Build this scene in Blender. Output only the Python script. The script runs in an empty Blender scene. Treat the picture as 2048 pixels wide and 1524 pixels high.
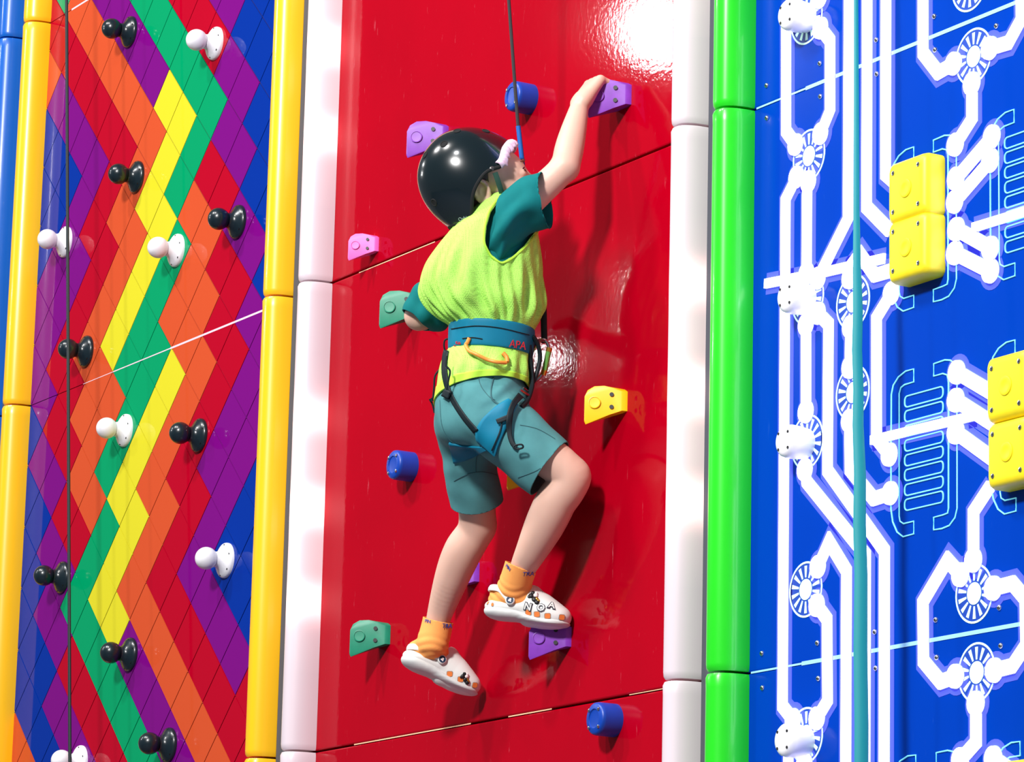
import bpy, bmesh, math, random
import numpy as np
from mathutils import Matrix, Vector

scene = bpy.context.scene
col = scene.collection
random.seed(7)

# ------------------------------------------------------------------ camera
FPX, CX, CY = 7273.75, 1024.0, 762.0            # focal length in pixels of the 2048 x 1524 frame
AX = np.array([0.51331616, -0.17042875, -0.84110675])   # wall direction, image-right / nearer
AY = np.array([0.8578708, 0.12902652, 0.49740311])      # into the wall
AZ = np.array([0.02375329, -0.97688597, 0.21243725])    # up
ROT = np.array([AX, AY, AZ])                    # world = ROT @ (right, down, forward)
CAM = np.array([0.0, -4.460121, 0.0])
ZREF = FPX / 850.0

cd = bpy.data.cameras.new('camera')
cam = bpy.data.objects.new('camera', cd)
col.objects.link(cam)
cd.sensor_fit = 'HORIZONTAL'; cd.sensor_width = 36.0
cd.lens = FPX / 2048 * 36.0
cd.clip_end = 100
m = Matrix.Identity(4)
for r in range(3):
    m[r][0] = ROT[r][0]; m[r][1] = -ROT[r][1]; m[r][2] = -ROT[r][2]; m[r][3] = CAM[r]
cam.matrix_world = m
scene.camera = cam

# ------------------------------------------------------------------ world, lamps, exposure
scene.view_settings.view_transform = 'Standard'
scene.view_settings.look = 'None'
scene.view_settings.gamma = 1.0
scene.view_settings.use_curve_mapping = False
scene.view_settings.exposure = 0.0
w = bpy.data.worlds.new('hall_air'); scene.world = w; w.use_nodes = True
bg = w.node_tree.nodes['Background']
bg.inputs[0].default_value = (0.86, 0.90, 1.0, 1); bg.inputs[1].default_value = 0.16

def area(name, loc, target, size, power, color=(1, 1, 1)):
    l = bpy.data.lights.new(name, 'AREA'); l.shape = 'DISK'; l.size = size; l.energy = power; l.color = color
    o = bpy.data.objects.new(name, l); col.objects.link(o); o.location = loc
    o.rotation_euler = (Vector(target) - Vector(loc)).to_track_quat('-Z', 'Y').to_euler()
    return o

area('ceiling_spot', (-7.4, -6.0, 9.6), (-7.5, 0, 1.9), 0.7, 380, (1.0, 0.97, 0.93))
area('ceiling_spot_rainbow', (-10.2, -6.0, 8.6), (-9.7, 0, 1.6), 0.8, 380, (1.0, 0.98, 0.96))
area('fill_light_aisle', (-3.2, -6.5, 5.6), (-7.4, -0.2, 1.8), 0.9, 930, (1.0, 0.98, 0.96))  # added fill light for the climber's camera-facing side
area('ceiling_spot_circuit', (-4.6, -4.4, 6.4), (-5.8, 0, 1.9), 0.7, 70, (0.95, 0.97, 1.0))

def ray(px, py):
    return ROT @ np.array([(px - CX) / FPX, (py - CY) / FPX, 1.0])

def wall(px, py, off=0.0):
    """point seen at that pixel on the plane `off` metres in front of the climbing wall (y = -off)"""
    r = ray(px, py); t = (-CAM[1] - off) / r[1]
    return CAM + r * t

def mirror_point(px, py, dist):
    p = wall(px, py); r = ray(px, py); r = r / np.linalg.norm(r); r[1] = -r[1]
    return p + r * dist, p

for nm, px, py, dist, size, pw in (('hall_lamp_upper', 1318, 62, 7.0, 0.30, 34), ('hall_lamp_lower', 1340, 590, 7.0, 0.16, 12), ('hall_lamp_low', 1325, 690, 7.0, 0.14, 9), ('hall_lamp_side', 1088, 715, 7.0, 0.09, 2.2)):
    q, p = mirror_point(px, py, dist)
    area(nm, tuple(q), tuple(p), size, pw)

# ------------------------------------------------------------------ materials
MATS = {}
def s2l(c):
    return tuple(((v / 255) / 12.92 if v / 255 <= 0.04045 else ((v / 255 + 0.055) / 1.055) ** 2.4) for v in c)

def mat(name, rgb, rough=0.5, coat=0.0, metal=0.0, bump=None, emis=None, estr=0.0, noise=0.0, nscale=20.0, sss=0.0, spec=0.5, coat_r=0.06):
    if name in MATS: return MATS[name]
    M = bpy.data.materials.new(name); M.use_nodes = True
    nt = M.node_tree; N = nt.nodes; b = N['Principled BSDF']
    c = s2l(rgb) + (1,)
    b.inputs['Base Color'].default_value = c
    b.inputs['Roughness'].default_value = rough
    b.inputs['Metallic'].default_value = metal
    b.inputs['Specular IOR Level'].default_value = spec
    b.inputs['Coat Weight'].default_value = coat
    b.inputs['Coat Roughness'].default_value = coat_r
    if sss:
        b.inputs['Subsurface Weight'].default_value = sss
        b.inputs['Subsurface Radius'].default_value = (0.012, 0.004, 0.002)
        b.inputs['Subsurface Scale'].default_value = 1.0
    if emis:
        b.inputs['Emission Color'].default_value = s2l(emis) + (1,)
        b.inputs['Emission Strength'].default_value = estr
    tc = N.new('ShaderNodeTexCoord')
    if noise:
        n = N.new('ShaderNodeTexNoise'); n.inputs['Scale'].default_value = nscale; n.inputs['Detail'].default_value = 4
        nt.links.new(tc.outputs['Object'], n.inputs['Vector'])
        mx = N.new('ShaderNodeMix'); mx.data_type = 'RGBA'; mx.blend_type = 'MULTIPLY'
        rp = N.new('ShaderNodeMapRange'); rp.inputs[1].default_value = 0.3; rp.inputs[2].default_value = 0.7
        rp.inputs[3].default_value = 1 - noise; rp.inputs[4].default_value = 1 + noise * 0.3
        nt.links.new(n.outputs['Fac'], rp.inputs[0])
        mx.inputs['Factor'].default_value = 1.0
        mx.inputs['A'].default_value = c
        nt.links.new(rp.outputs[0], mx.inputs['B'])
        nt.links.new(mx.outputs['Result'], b.inputs['Base Color'])
    if bump:
        sc, st, kind = bump
        if kind == 'noise':
            t = N.new('ShaderNodeTexNoise'); t.inputs['Scale'].default_value = sc; t.inputs['Detail'].default_value = 3
            src = t.outputs['Fac']
        else:
            t = N.new('ShaderNodeTexVoronoi'); t.inputs['Scale'].default_value = sc; t.inputs['Randomness'].default_value = 0.15
            src = t.outputs['Distance']
        nt.links.new(tc.outputs['Object'], t.inputs['Vector'])
        bp = N.new('ShaderNodeBump'); bp.inputs['Strength'].default_value = st; bp.inputs['Distance'].default_value = 0.002
        nt.links.new(src, bp.inputs['Height'])
        nt.links.new(bp.outputs['Normal'], b.inputs['Normal'])
        if coat: nt.links.new(bp.outputs['Normal'], b.inputs['Coat Normal'])
    MATS[name] = M
    return M

def scratched(M, scale=(1, 1, 1), amount=0.35, tint=(230, 150, 170)):
    """thin pale scratches and scuffs over a glossy panel"""
    nt = M.node_tree; N = nt.nodes; b = N['Principled BSDF']
    tc = N.new('ShaderNodeTexCoord'); mp = N.new('ShaderNodeMapping'); mp.inputs['Scale'].default_value = scale
    mp.inputs['Rotation'].default_value = (0, 0.25, 0)
    n = N.new('ShaderNodeTexNoise'); n.inputs['Scale'].default_value = 9; n.inputs['Detail'].default_value = 6; n.inputs['Roughness'].default_value = 0.75
    cr = N.new('ShaderNodeMapRange'); cr.inputs[1].default_value = 0.63; cr.inputs[2].default_value = 0.86; cr.inputs[4].default_value = amount
    mx = N.new('ShaderNodeMix'); mx.data_type = 'RGBA'
    old = b.inputs['Base Color'].links
    if old: nt.links.new(old[0].from_socket, mx.inputs['A'])
    else: mx.inputs['A'].default_value = b.inputs['Base Color'].default_value
    mx.inputs['B'].default_value = s2l(tint) + (1,)
    nt.links.new(tc.outputs['Object'], mp.inputs['Vector']); nt.links.new(mp.outputs[0], n.inputs['Vector'])
    nt.links.new(n.outputs['Fac'], cr.inputs[0]); nt.links.new(cr.outputs[0], mx.inputs['Factor'])
    nt.links.new(mx.outputs['Result'], b.inputs['Base Color'])
    return M

M_RED = scratched(mat('red_gloss_panel', (164, 0, 24), 0.6, coat=0.35, coat_r=0.05, spec=0.0, bump=(75, 0.07, 'noise'), noise=0.10, nscale=2.2), scale=(7, 7, 1.1), amount=0.55)
M_REDEDGE = mat('red_panel_edge', (120, 0, 20), 0.5)
M_BLUE = scratched(mat('blue_gloss_panel', (0, 56, 166), 0.6, coat=0.25, coat_r=0.12, spec=0.0), scale=(9, 9, 1.2), amount=0.12, tint=(120, 190, 255))
TILE = {'R': mat('tile_red', (168, 0, 32), 0.6, coat=0.35, coat_r=0.04, spec=0.0), 'O': mat('tile_orange', (196, 76, 40), 0.6, coat=0.35, coat_r=0.04, spec=0.0),
        'P': mat('tile_purple', (112, 8, 118), 0.6, coat=0.35, coat_r=0.04, spec=0.0), 'G': mat('tile_green', (0, 144, 92), 0.6, coat=0.35, coat_r=0.04, spec=0.0),
        'Y': mat('tile_yellow', (206, 198, 40), 0.6, coat=0.35, coat_r=0.04, spec=0.0), 'B': mat('tile_blue', (0, 44, 142), 0.6, coat=0.35, coat_r=0.04, spec=0.0)}
M_GROUT = mat('dark_joint', (38, 12, 40), 0.6)
M_SEAM = mat('worn_seam_edge', (236, 200, 214), 0.4)
M_PYEL = mat('yellow_pad', (250, 190, 20), 0.32, coat=0.3)
M_PGRN = mat('green_pad', (34, 206, 30), 0.32, coat=0.3)
M_PBLU = mat('blue_pad', (0, 92, 190), 0.32, coat=0.3)
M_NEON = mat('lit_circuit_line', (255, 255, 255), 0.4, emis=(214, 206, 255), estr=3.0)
M_LINEEDGE = mat('circuit_line_edge', (120, 140, 220), 0.5)
M_HALO = mat('painted_halo_border', (70, 84, 215), 0.6, spec=0.0, emis=(104, 110, 255), estr=0.30)  # soft glow round the light lines, put into a flat emissive border
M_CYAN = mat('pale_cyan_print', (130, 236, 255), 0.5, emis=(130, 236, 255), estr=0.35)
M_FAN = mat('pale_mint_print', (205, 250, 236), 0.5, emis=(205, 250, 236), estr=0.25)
M_FANDARK = mat('dark_blue_print', (0, 60, 170), 0.5)
M_STEEL = mat('screw_steel', (190, 196, 200), 0.25, metal=1.0)
M_DARK = mat('socket_dark', (12, 14, 18), 0.5)
M_BACK = mat('back_wall_grey', (70, 74, 84), 0.7)
M_FLOOR = mat('grey_safety_floor', (84, 88, 100), 0.7, noise=0.2)

BULB = wall(618, 1012, 0.05)[2]
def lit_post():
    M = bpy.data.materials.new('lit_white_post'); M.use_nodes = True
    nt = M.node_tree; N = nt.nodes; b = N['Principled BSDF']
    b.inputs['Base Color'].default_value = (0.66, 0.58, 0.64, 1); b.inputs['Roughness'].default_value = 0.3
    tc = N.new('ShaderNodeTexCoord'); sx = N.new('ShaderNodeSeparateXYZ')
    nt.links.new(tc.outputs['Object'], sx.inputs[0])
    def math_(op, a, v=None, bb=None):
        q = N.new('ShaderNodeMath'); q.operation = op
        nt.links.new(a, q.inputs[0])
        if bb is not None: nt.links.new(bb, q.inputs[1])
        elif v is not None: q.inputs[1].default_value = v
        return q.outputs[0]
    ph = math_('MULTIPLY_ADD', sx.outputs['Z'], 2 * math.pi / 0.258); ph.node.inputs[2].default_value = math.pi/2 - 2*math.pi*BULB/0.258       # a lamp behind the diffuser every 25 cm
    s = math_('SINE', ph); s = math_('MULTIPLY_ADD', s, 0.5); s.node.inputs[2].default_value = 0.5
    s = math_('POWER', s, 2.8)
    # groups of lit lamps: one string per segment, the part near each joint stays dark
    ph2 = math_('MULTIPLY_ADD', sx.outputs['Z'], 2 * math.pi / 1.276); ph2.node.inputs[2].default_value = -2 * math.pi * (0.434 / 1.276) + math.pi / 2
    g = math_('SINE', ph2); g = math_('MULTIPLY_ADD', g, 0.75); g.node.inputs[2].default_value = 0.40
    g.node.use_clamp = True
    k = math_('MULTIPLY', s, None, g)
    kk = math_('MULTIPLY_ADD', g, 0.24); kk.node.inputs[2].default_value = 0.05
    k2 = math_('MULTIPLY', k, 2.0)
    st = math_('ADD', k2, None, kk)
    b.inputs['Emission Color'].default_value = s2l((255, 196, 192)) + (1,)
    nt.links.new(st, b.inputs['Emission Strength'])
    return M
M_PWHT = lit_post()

# ------------------------------------------------------------------ helpers for objects
def link(o, parent=None):
    col.objects.link(o)
    if parent is not None: o.parent = parent
    return o

def obj(name, verts, faces, material, parent=None, smooth=False):
    me = bpy.data.meshes.new(name)
    me.from_pydata([tuple(map(float, v)) for v in verts], [], [tuple(map(int, f)) for f in faces])
    me.update()
    mats = material if isinstance(material, (list, tuple)) else [material]
    for mm in mats: me.materials.append(mm)
    if smooth:
        me.polygons.foreach_set('use_smooth', [True] * len(me.polygons))
    return link(bpy.data.objects.new(name, me), parent)

def shared(name, me, parent=None, loc=(0, 0, 0)):
    o = bpy.data.objects.new(name, me); o.location = loc
    return link(o, parent)

def tag(o, label=None, cat=None, group=None, kind=None):
    if label: o['label'] = label
    if cat: o['category'] = cat
    if group: o['group'] = group
    if kind: o['kind'] = kind
    return o

def empty(name, loc=(0, 0, 0)):
    o = bpy.data.objects.new(name, None); o.location = loc; o.empty_display_size = 0.05
    return link(o)

def child(o, parent):
    """parent keeping the world placement (parents are only translated)"""
    o.parent = parent; q = parent
    while q is not None:
        o.location = Vector(o.location) - Vector(q.location); q = q.parent
    return o

class MB:
    def __init__(s): s.v = []; s.f = []; s.mi = []
    def add(s, verts, faces, mi=0):
        n = len(s.v); s.v += [tuple(map(float, p)) for p in verts]
        s.f += [tuple(int(i) + n for i in f) for f in faces]; s.mi += [mi] * len(faces)
        return s
    def box(s, a, b, mi=0):
        x0, y0, z0 = a; x1, y1, z1 = b
        return s.add([(x0,y0,z0),(x1,y0,z0),(x1,y1,z0),(x0,y1,z0),(x0,y0,z1),(x1,y0,z1),(x1,y1,z1),(x0,y1,z1)],
                     [(3,2,1,0),(4,5,6,7),(0,1,5,4),(1,2,6,5),(2,3,7,6),(3,0,4,7)], mi)
    def prism(s, poly, o0, o1, mi=0, mside=None):
        """polygon in wall coordinates (x, z), counter-clockwise seen from the room, between offsets o0 < o1"""
        n = len(poly)
        a = sum(poly[i][0] * poly[(i+1) % n][1] - poly[(i+1) % n][0] * poly[i][1] for i in range(n))
        if a < 0: poly = poly[::-1]
        v = [(x, -o0, z) for x, z in poly] + [(x, -o1, z) for x, z in poly]
        s.add(v, [tuple(range(n, 2*n)), tuple(range(n-1, -1, -1))], mi)
        k = len(s.v) - 2*n
        for i in range(n):
            j = (i+1) % n
            s.f.append((k+i, k+j, k+n+j, k+n+i)); s.mi.append(mi if mside is None else mside)
        return s
    def lathe(s, prof, c, n=24, mi=0, axis=(0, -1, 0)):
        """profile (radius, height along axis) about point c"""
        ax = Vector(axis).normalized()
        e1 = ax.cross(Vector((0, 0, 1)) if abs(ax.z) < 0.9 else Vector((1, 0, 0))).normalized(); e2 = ax.cross(e1)
        c = Vector(c); k = len(s.v)
        for r, h in prof:
            for i in range(n):
                t = 2*math.pi*i/n
                s.v.append(tuple(c + ax*h + (e1*math.cos(t) + e2*math.sin(t))*r))
        for a in range(len(prof)-1):
            for i in range(n):
                j = (i+1) % n
                s.f.append((k+a*n+i, k+a*n+j, k+(a+1)*n+j, k+(a+1)*n+i)); s.mi.append(mi)
        s.f.append(tuple(k+i for i in range(n-1, -1, -1))); s.mi.append(mi)
        s.f.append(tuple(k+(len(prof)-1)*n+i for i in range(n))); s.mi.append(mi)
        return s
    def tube(s, pts, rad, n=10, mi=0, flat=None, closed=False):
        """tube along points; flat = (normal vector list or one vector, thickness ratio) makes a ribbon"""
        P = [Vector(p) for p in pts]; k = len(s.v); L = len(P)
        R_ = rad if isinstance(rad, (list, tuple)) else [rad]*L
        prev = None
        for i in range(L):
            if closed: t = (P[(i+1) % L] - P[i-1]).normalized()
            else: t = (P[min(i+1, L-1)] - P[max(i-1, 0)]).normalized()
            if flat is not None:
                nv = Vector(flat[0][i]) if isinstance(flat[0], list) else Vector(flat[0])
            else:
                nv = prev if prev is not None else (Vector((0, 0, 1)) if abs(t.z) < 0.9 else Vector((1, 0, 0)))
            e2 = (nv - t*nv.dot(t)).normalized(); e1 = t.cross(e2); prev = e2
            q = flat[1] if flat is not None else 1.0
            for j in range(n):
                a = 2*math.pi*j/n
                s.v.append(tuple(P[i] + e1*(math.cos(a)*R_[i]) + e2*(math.sin(a)*R_[i]*q)))
        for i in range(L if closed else L-1):
            ii = (i+1) % L
            for j in range(n):
                jj = (j+1) % n
                s.f.append((k+i*n+j, k+i*n+jj, k+ii*n+jj, k+ii*n+j)); s.mi.append(mi)
        if not closed:
            s.f.append(tuple(k+j for j in range(n-1, -1, -1))); s.mi.append(mi)
            s.f.append(tuple(k+(L-1)*n+j for j in range(n))); s.mi.append(mi)
        return s
    def mesh(s, name, mats, smooth=False, origin=(0, 0, 0)):
        me = bpy.data.meshes.new(name)
        o = np.array(origin)
        me.from_pydata([tuple(np.array(v) - o) for v in s.v], [], s.f); me.update()
        for mm in (mats if isinstance(mats, (list, tuple)) else [mats]): me.materials.append(mm)
        me.polygons.foreach_set('material_index', s.mi)
        if smooth:
            me.polygons.foreach_set('use_smooth', [True]*len(me.polygons))
            try: me.set_sharp_from_angle(angle=math.radians(42))
            except Exception: pass
        return me
    def build(s, name, mats, parent=None, smooth=False, origin=(0, 0, 0), bevel=0):
        o = bpy.data.objects.new(name, s.mesh(name, mats, smooth, origin)); o.location = origin
        link(o)
        if parent is not None: child(o, parent)
        if bevel:
            bv = o.modifiers.new('soft_edges', 'BEVEL'); bv.width = bevel; bv.segments = 2; bv.limit_method = 'ANGLE'
        return o

def catmull(pts, n=6, closed=False):
    P = [np.array(p, float) for p in pts]; out = []; L = len(P)
    for i in range(L if closed else L-1):
        p0 = P[i-1] if (closed or i > 0) else P[0]; p1 = P[i]; p2 = P[(i+1) % L]
        p3 = P[(i+2) % L] if (closed or i+2 < L) else P[-1]
        for k in range(n):
            t = k/n
            out.append(0.5*((2*p1) + (-p0+p2)*t + (2*p0-5*p1+4*p2-p3)*t*t + (-p0+3*p1-3*p2+p3)*t**3))
    if not closed: out.append(P[-1])
    return out

# ------------------------------------------------------------------ the setting
Z0, DZ = 2.348, 1.276
SEAMS = [Z0 - 3*DZ, Z0 - 2*DZ, Z0 - DZ, Z0, Z0 + DZ, Z0 + 2*DZ]
ZB, ZT = SEAMS[0], SEAMS[-1]

fl = MB(); fl.box((-14, -9, ZB - 0.1), (-2.2, 0.4, ZB)); tag(fl.build('floor', M_FLOOR), 'dark grey safety floor below the climbing walls', kind='structure')
bk = MB(); bk.box((-14, 0.05, ZB), (-2.2, 0.2, ZT)); tag(bk.build('wall_back', M_BACK), 'plain grey wall behind the climbing panels', kind='structure')

# bays: (left contact, right end of panel)
BAYS = {'rainbow': (-10.545, -8.755), 'red': (-8.512, -6.735), 'circuit': (-6.497, -4.60), 'far': (-12.6, -10.80)}

def panels(name, bay, material, gap, label):
    x0, x1 = BAYS[bay]
    root = empty(name, ((x0+x1)/2, 0.05, ZB)); tag(root, label, kind='structure')
    for i in range(5):
        b = MB(); b.box((x0 - 0.06, 0, SEAMS[i] + gap), (x1 + 0.06, 0.05, SEAMS[i+1] - gap))
        o = b.build('panel', material, root, bevel=0.004)
    return root

w_red = panels('wall_center', 'red', M_RED, 0.0022, 'glossy red climbing wall of stacked panels with scuffs')
w_cir = panels('wall_right', 'circuit', M_BLUE, 0.0015, 'bright blue climbing wall printed with glowing circuit lines')
w_rain = panels('wall_left', 'rainbow', M_GROUT, 0.0010, 'climbing wall covered in rainbow diamond tiles')
w_far = panels('wall_far_left', 'far', M_BLUE, 0.0015, 'blue climbing wall beyond the far yellow post')

# ------------------------------------------------------------------ padded posts
def post(name, cx, a, b, material, label, seg=None):
    root = empty(name, (cx, 0, ZB)); tag(root, label, 'post', 'padded posts between the climbing walls')
    n = 22
    for i in range(5):
        z0, z1 = SEAMS[i] + 0.003, SEAMS[i+1] - 0.003
        prof = [(z0, 0.93), (z0 + 0.006, 0.985), (z0 + 0.016, 1.0), (z0 + 0.35*(z1-z0), 1.0), (z0 + 0.7*(z1-z0), 1.0), (z1 - 0.03, 1.0), (z1 - 0.008, 1.01), (z1, 0.96)]
        v = []; f = []
        for z, k in prof:
            for j in range(n+1):
                t = math.pi*j/n
                # rounded-square half column
                c, s_ = math.cos(t), math.sin(t)
                e = 0.80
                v.append((cx + a*k*math.copysign(abs(c)**e, c), -b*k*abs(s_)**e, z))
        m_ = n+1
        for p in range(len(prof)-1):
            for j in range(n):
                f.append((p*m_+j, p*m_+j+1, (p+1)*m_+j+1, (p+1)*m_+j))
            f.append((p*m_+n, p*m_, (p+1)*m_, (p+1)*m_+n))
        f.append(tuple(range(n, -1, -1))[::1]); f.append(tuple((len(prof)-1)*m_+j for j in range(n+1)))
        o = obj('pad_segment', v, f, material, smooth=True)
        try: o.data.set_sharp_from_angle(angle=math.radians(50))
        except Exception: pass
        me = o.data
        bm = bmesh.new(); bm.from_mesh(me); bmesh.ops.recalc_face_normals(bm, faces=bm.faces); bm.to_mesh(me); bm.free()
        o.location = (0, 0, 0); child(o, root)
    return root

PA, PB = 0.042, 0.078
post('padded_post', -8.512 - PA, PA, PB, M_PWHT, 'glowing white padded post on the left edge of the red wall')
post('padded_post', -8.512 - 0.252, PA, PB, M_PYEL, 'yellow padded post between the rainbow tiles and the white post')
post('padded_post', -6.497 - PA, PA, PB, M_PGRN, 'bright green padded post at the edge of the blue circuit wall')
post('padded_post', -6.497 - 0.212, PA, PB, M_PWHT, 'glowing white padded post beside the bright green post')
post('padded_post', -10.545 - PA, PA, PB, M_PYEL, 'yellow padded post left of the rainbow tiles, by the blue post')
post('padded_post', -10.545 - 0.252, PA, PB, M_PBLU, 'blue padded post at the far left edge of the photo')
for i, (x0, x1) in enumerate(((-8.72, -8.59), (-6.667, -6.575), (-10.755, -10.625))):
    b = MB(); b.box((x0, -0.012, ZB), (x1, 0.05, ZT)); tag(b.build('trim_%d' % (i+1), M_BACK), 'grey filler strip between two padded posts', kind='structure')

# ------------------------------------------------------------------ rainbow tiles
U0, DU, DV = -9.513, 0.1028, DZ/13
ROWS = {13: '-10:R -8:O -6:P -4:G -2:R 0:P 2:P 4:B', 12: '-11:R -9:R -7:O -5:P -3:G -1:R 1:R 3:P 5:B', 11: '-12:R -10:O -8:R -6:O -4:P -2:G 0:R 2:P 4:B 6:B',
 10: '-11:B -9:P -7:R -5:O -3:P -1:G 1:R 3:P 5:B', 9: '-10:B -8:P -6:R -4:O -2:P 0:G 2:R 4:B 6:B', 8: '-11:B -9:B -7:P -5:R -3:O -1:Y 1:G 3:P 5:B',
 7: '-10:B -8:B -6:P -4:R -2:O 0:Y 2:G 4:P 6:B', 6: '-11:B -9:B -7:P -5:R -3:O -1:Y 1:G 3:P 5:B', 5: '-10:B -8:P -6:R -4:O -2:Y 0:G 2:R 4:P 6:B',
 4: '-11:B -9:P -7:P -5:R -3:O -1:Y 1:O 3:R 5:B', 3: '-10:P -8:P -6:R -4:O -2:Y 0:G 2:O 4:P 6:B', 2: '-11:P -9:P -7:R -5:O -3:Y -1:G 1:O 3:R 5:P',
 1: '-10:P -8:R -6:O -4:Y -2:G 0:O 2:O 4:R 6:B', 0: '-11:B -9:P -7:R -5:O -3:G -1:G 1:O 3:R 5:P', -1: '-10:B -8:R -6:O -4:O -2:G 0:Y 2:O 4:R 6:P',
 -2: '-11:B -9:P -7:R -5:O -3:G -1:Y 1:O 3:R 5:P', -3: '-10:B -8:P -6:O -4:G -2:Y 0:O 2:R 4:P 6:P', -4: '-11:B -9:B -7:R -5:O -3:Y -1:O 1:R 3:P 5:P',
 -5: '-10:B -8:P -6:R -4:G -2:Y 0:O 2:R 4:P 6:B', -6: '-11:B -9:B -7:P -5:G -3:Y -1:O 1:R 3:P 5:B', -7: '-10:B -8:P -6:G -4:Y -2:O 0:R 2:P 4:B 6:B',
 -8: '-11:B -9:B -7:P -5:G -3:Y -1:O 1:R 3:P 5:B', -9: '-10:B -8:B -6:R -4:G -2:P 0:O 2:R 4:P 6:B', -10: '-11:B -9:B -7:P -5:R -3:G -1:P 1:O 3:R 5:P',
 -11: '-10:O -8:B -6:P -4:R -2:G 0:P 2:O 4:R 6:R', -12: '-11:O -9:O -7:B -5:P -3:R -1:G 1:P 3:O 5:R', -13: '-10:O -8:O -6:B -4:P -2:R 0:G 2:P 4:O 6:R'}
def clip_poly(poly, axis, lim, keep_less):
    out = []
    for i in range(len(poly)):
        p, q = poly[i], poly[(i+1) % len(poly)]
        ip = (p[axis] <= lim) if keep_less else (p[axis] >= lim); iq = (q[axis] <= lim) if keep_less else (q[axis] >= lim)
        if ip: out.append(p)
        if ip != iq:
            t = (lim - p[axis])/(q[axis] - p[axis]); out.append(tuple(p[k] + t*(q[k]-p[k]) for k in range(2)))
    return out
tile_cache = {}
def tile(i, j, c, half=None):
    cx, cz = U0 + i*DU, Z0 + j*DV
    g = 0.974
    poly = [(-DU*g, 0), (0, -DV*g), (DU*g, 0), (0, DV*g)]
    xl, xr = BAYS['rainbow'][0] - 0.002 - cx, BAYS['rainbow'][1] + 0.05 - cx
    poly = clip_poly(clip_poly(poly, 0, xl, False), 0, xr, True)
    if half == 'up': poly = clip_poly(poly, 1, 0.0012, False)
    if half == 'down': poly = clip_poly(poly, 1, -0.0012, True)
    if len(poly) < 3: return
    key = (c, half, round(min(p[0] for p in poly), 4), round(max(p[0] for p in poly), 4))
    if key not in tile_cache:
        tile_cache[key] = MB().prism(poly, 0.0, 0.003).mesh('diamond_tile', TILE[c])
    o = shared('diamond_tile', tile_cache[key], None, (cx, 0, cz)); child(o, w_rain)
for j, row in ROWS.items():
    for e in row.split():
        i, c = e.split(':'); i = int(i)
        if j in (0, 13, -13):
            tile(i, j, c, 'up'); tile(i, j, c, 'down')
        else: tile(i, j, c)

# the same pattern higher up and lower down, outside the photograph: one joined field of tiles
more = MB(); keys = list('ROPGYB')
seq = 'BPRGPORB'
for j in list(range(14, 27)) + list(range(-26, -13)):
    for i in range(-11, 7):
        if (i + j) % 2 == 0: continue
        c = seq[((i + j - 1)//2 + (1 if j > 0 else 4)) % len(seq)]
        cx, cz = U0 + i*DU, Z0 + j*DV
        poly = clip_poly(clip_poly([(cx - DU*0.974, cz), (cx, cz - DV*0.974), (cx + DU*0.974, cz), (cx, cz + DV*0.974)], 0, BAYS['rainbow'][0] - 0.002, False), 0, BAYS['rainbow'][1] + 0.05, True)
        poly = clip_poly(clip_poly(poly, 1, ZT, True), 1, ZB, False) if len(poly) > 2 else poly
        if len(poly) > 2: more.prism(poly, 0.0, 0.003, keys.index(c))
tag(more.build('diamond_tiles', [TILE[k] for k in keys], w_rain), kind='stuff')

def seam_strip(root, xs, z, off, th, material=None):
    b = MB()
    for x0, x1, h in xs: b.box((x0, -off, z - th*h), (x1, 0, z + th*h))
    b.build('seam_edge', material or M_SEAM, root)
seam_strip(w_rain, ((-9.52, -8.80, 1.0), (-9.92, -9.52, 0.55), (-10.14, -9.92, 0.35)), Z0, 0.0034, 0.0030)
seam_strip(w_rain, ((-10.38, -10.12, 1.0),), Z0 + DZ, 0.0034, 0.0030)
M_CUT = mat('pale_cut_edge', (255, 190, 150), 0.5)
seam_strip(w_red, ((-8.36, -7.95, 0.75),), Z0 - 0.0035, 0.0006, 0.0016, M_CUT)
seam_strip(w_red, ((-8.30, -7.70, 0.8), (-7.52, -7.32, 0.8), (-6.98, -6.84, 0.5)), Z0 - DZ + 0.0002, 0.0006, 0.0018, M_CUT)
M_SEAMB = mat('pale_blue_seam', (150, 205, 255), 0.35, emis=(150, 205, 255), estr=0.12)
for z in (Z0, Z0 - DZ):
    seam_strip(w_cir, ((-6.49, -6.30, 0.5), (-6.30, -4.60, 1.0)), z, 0.0012, 0.0042, M_SEAMB)

# ------------------------------------------------------------------ circuit wall print
def W2(px, py): p = wall(px, py); return (p[0], p[2])

def offset_poly(pts, half):
    """outline of a mitred polyline of half width `half` in wall coordinates"""
    P = [np.array(p) for p in pts]; L, Rr = [], []
    for i in range(len(P)):
        d0 = P[i]-P[i-1] if i > 0 else P[1]-P[0]; d1 = P[i+1]-P[i] if i < len(P)-1 else d0
        d0 = d0/np.linalg.norm(d0); d1 = d1/np.linalg.norm(d1)
        n0 = np.array([-d0[1], d0[0]]); n1 = np.array([-d1[1], d1[0]]); mm = n0+n1; mm = mm/np.linalg.norm(mm)
        k = half/max(0.35, mm.dot(n0)); L.append(P[i]+mm*k); Rr.append(P[i]-mm*k)
    return L, Rr

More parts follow.
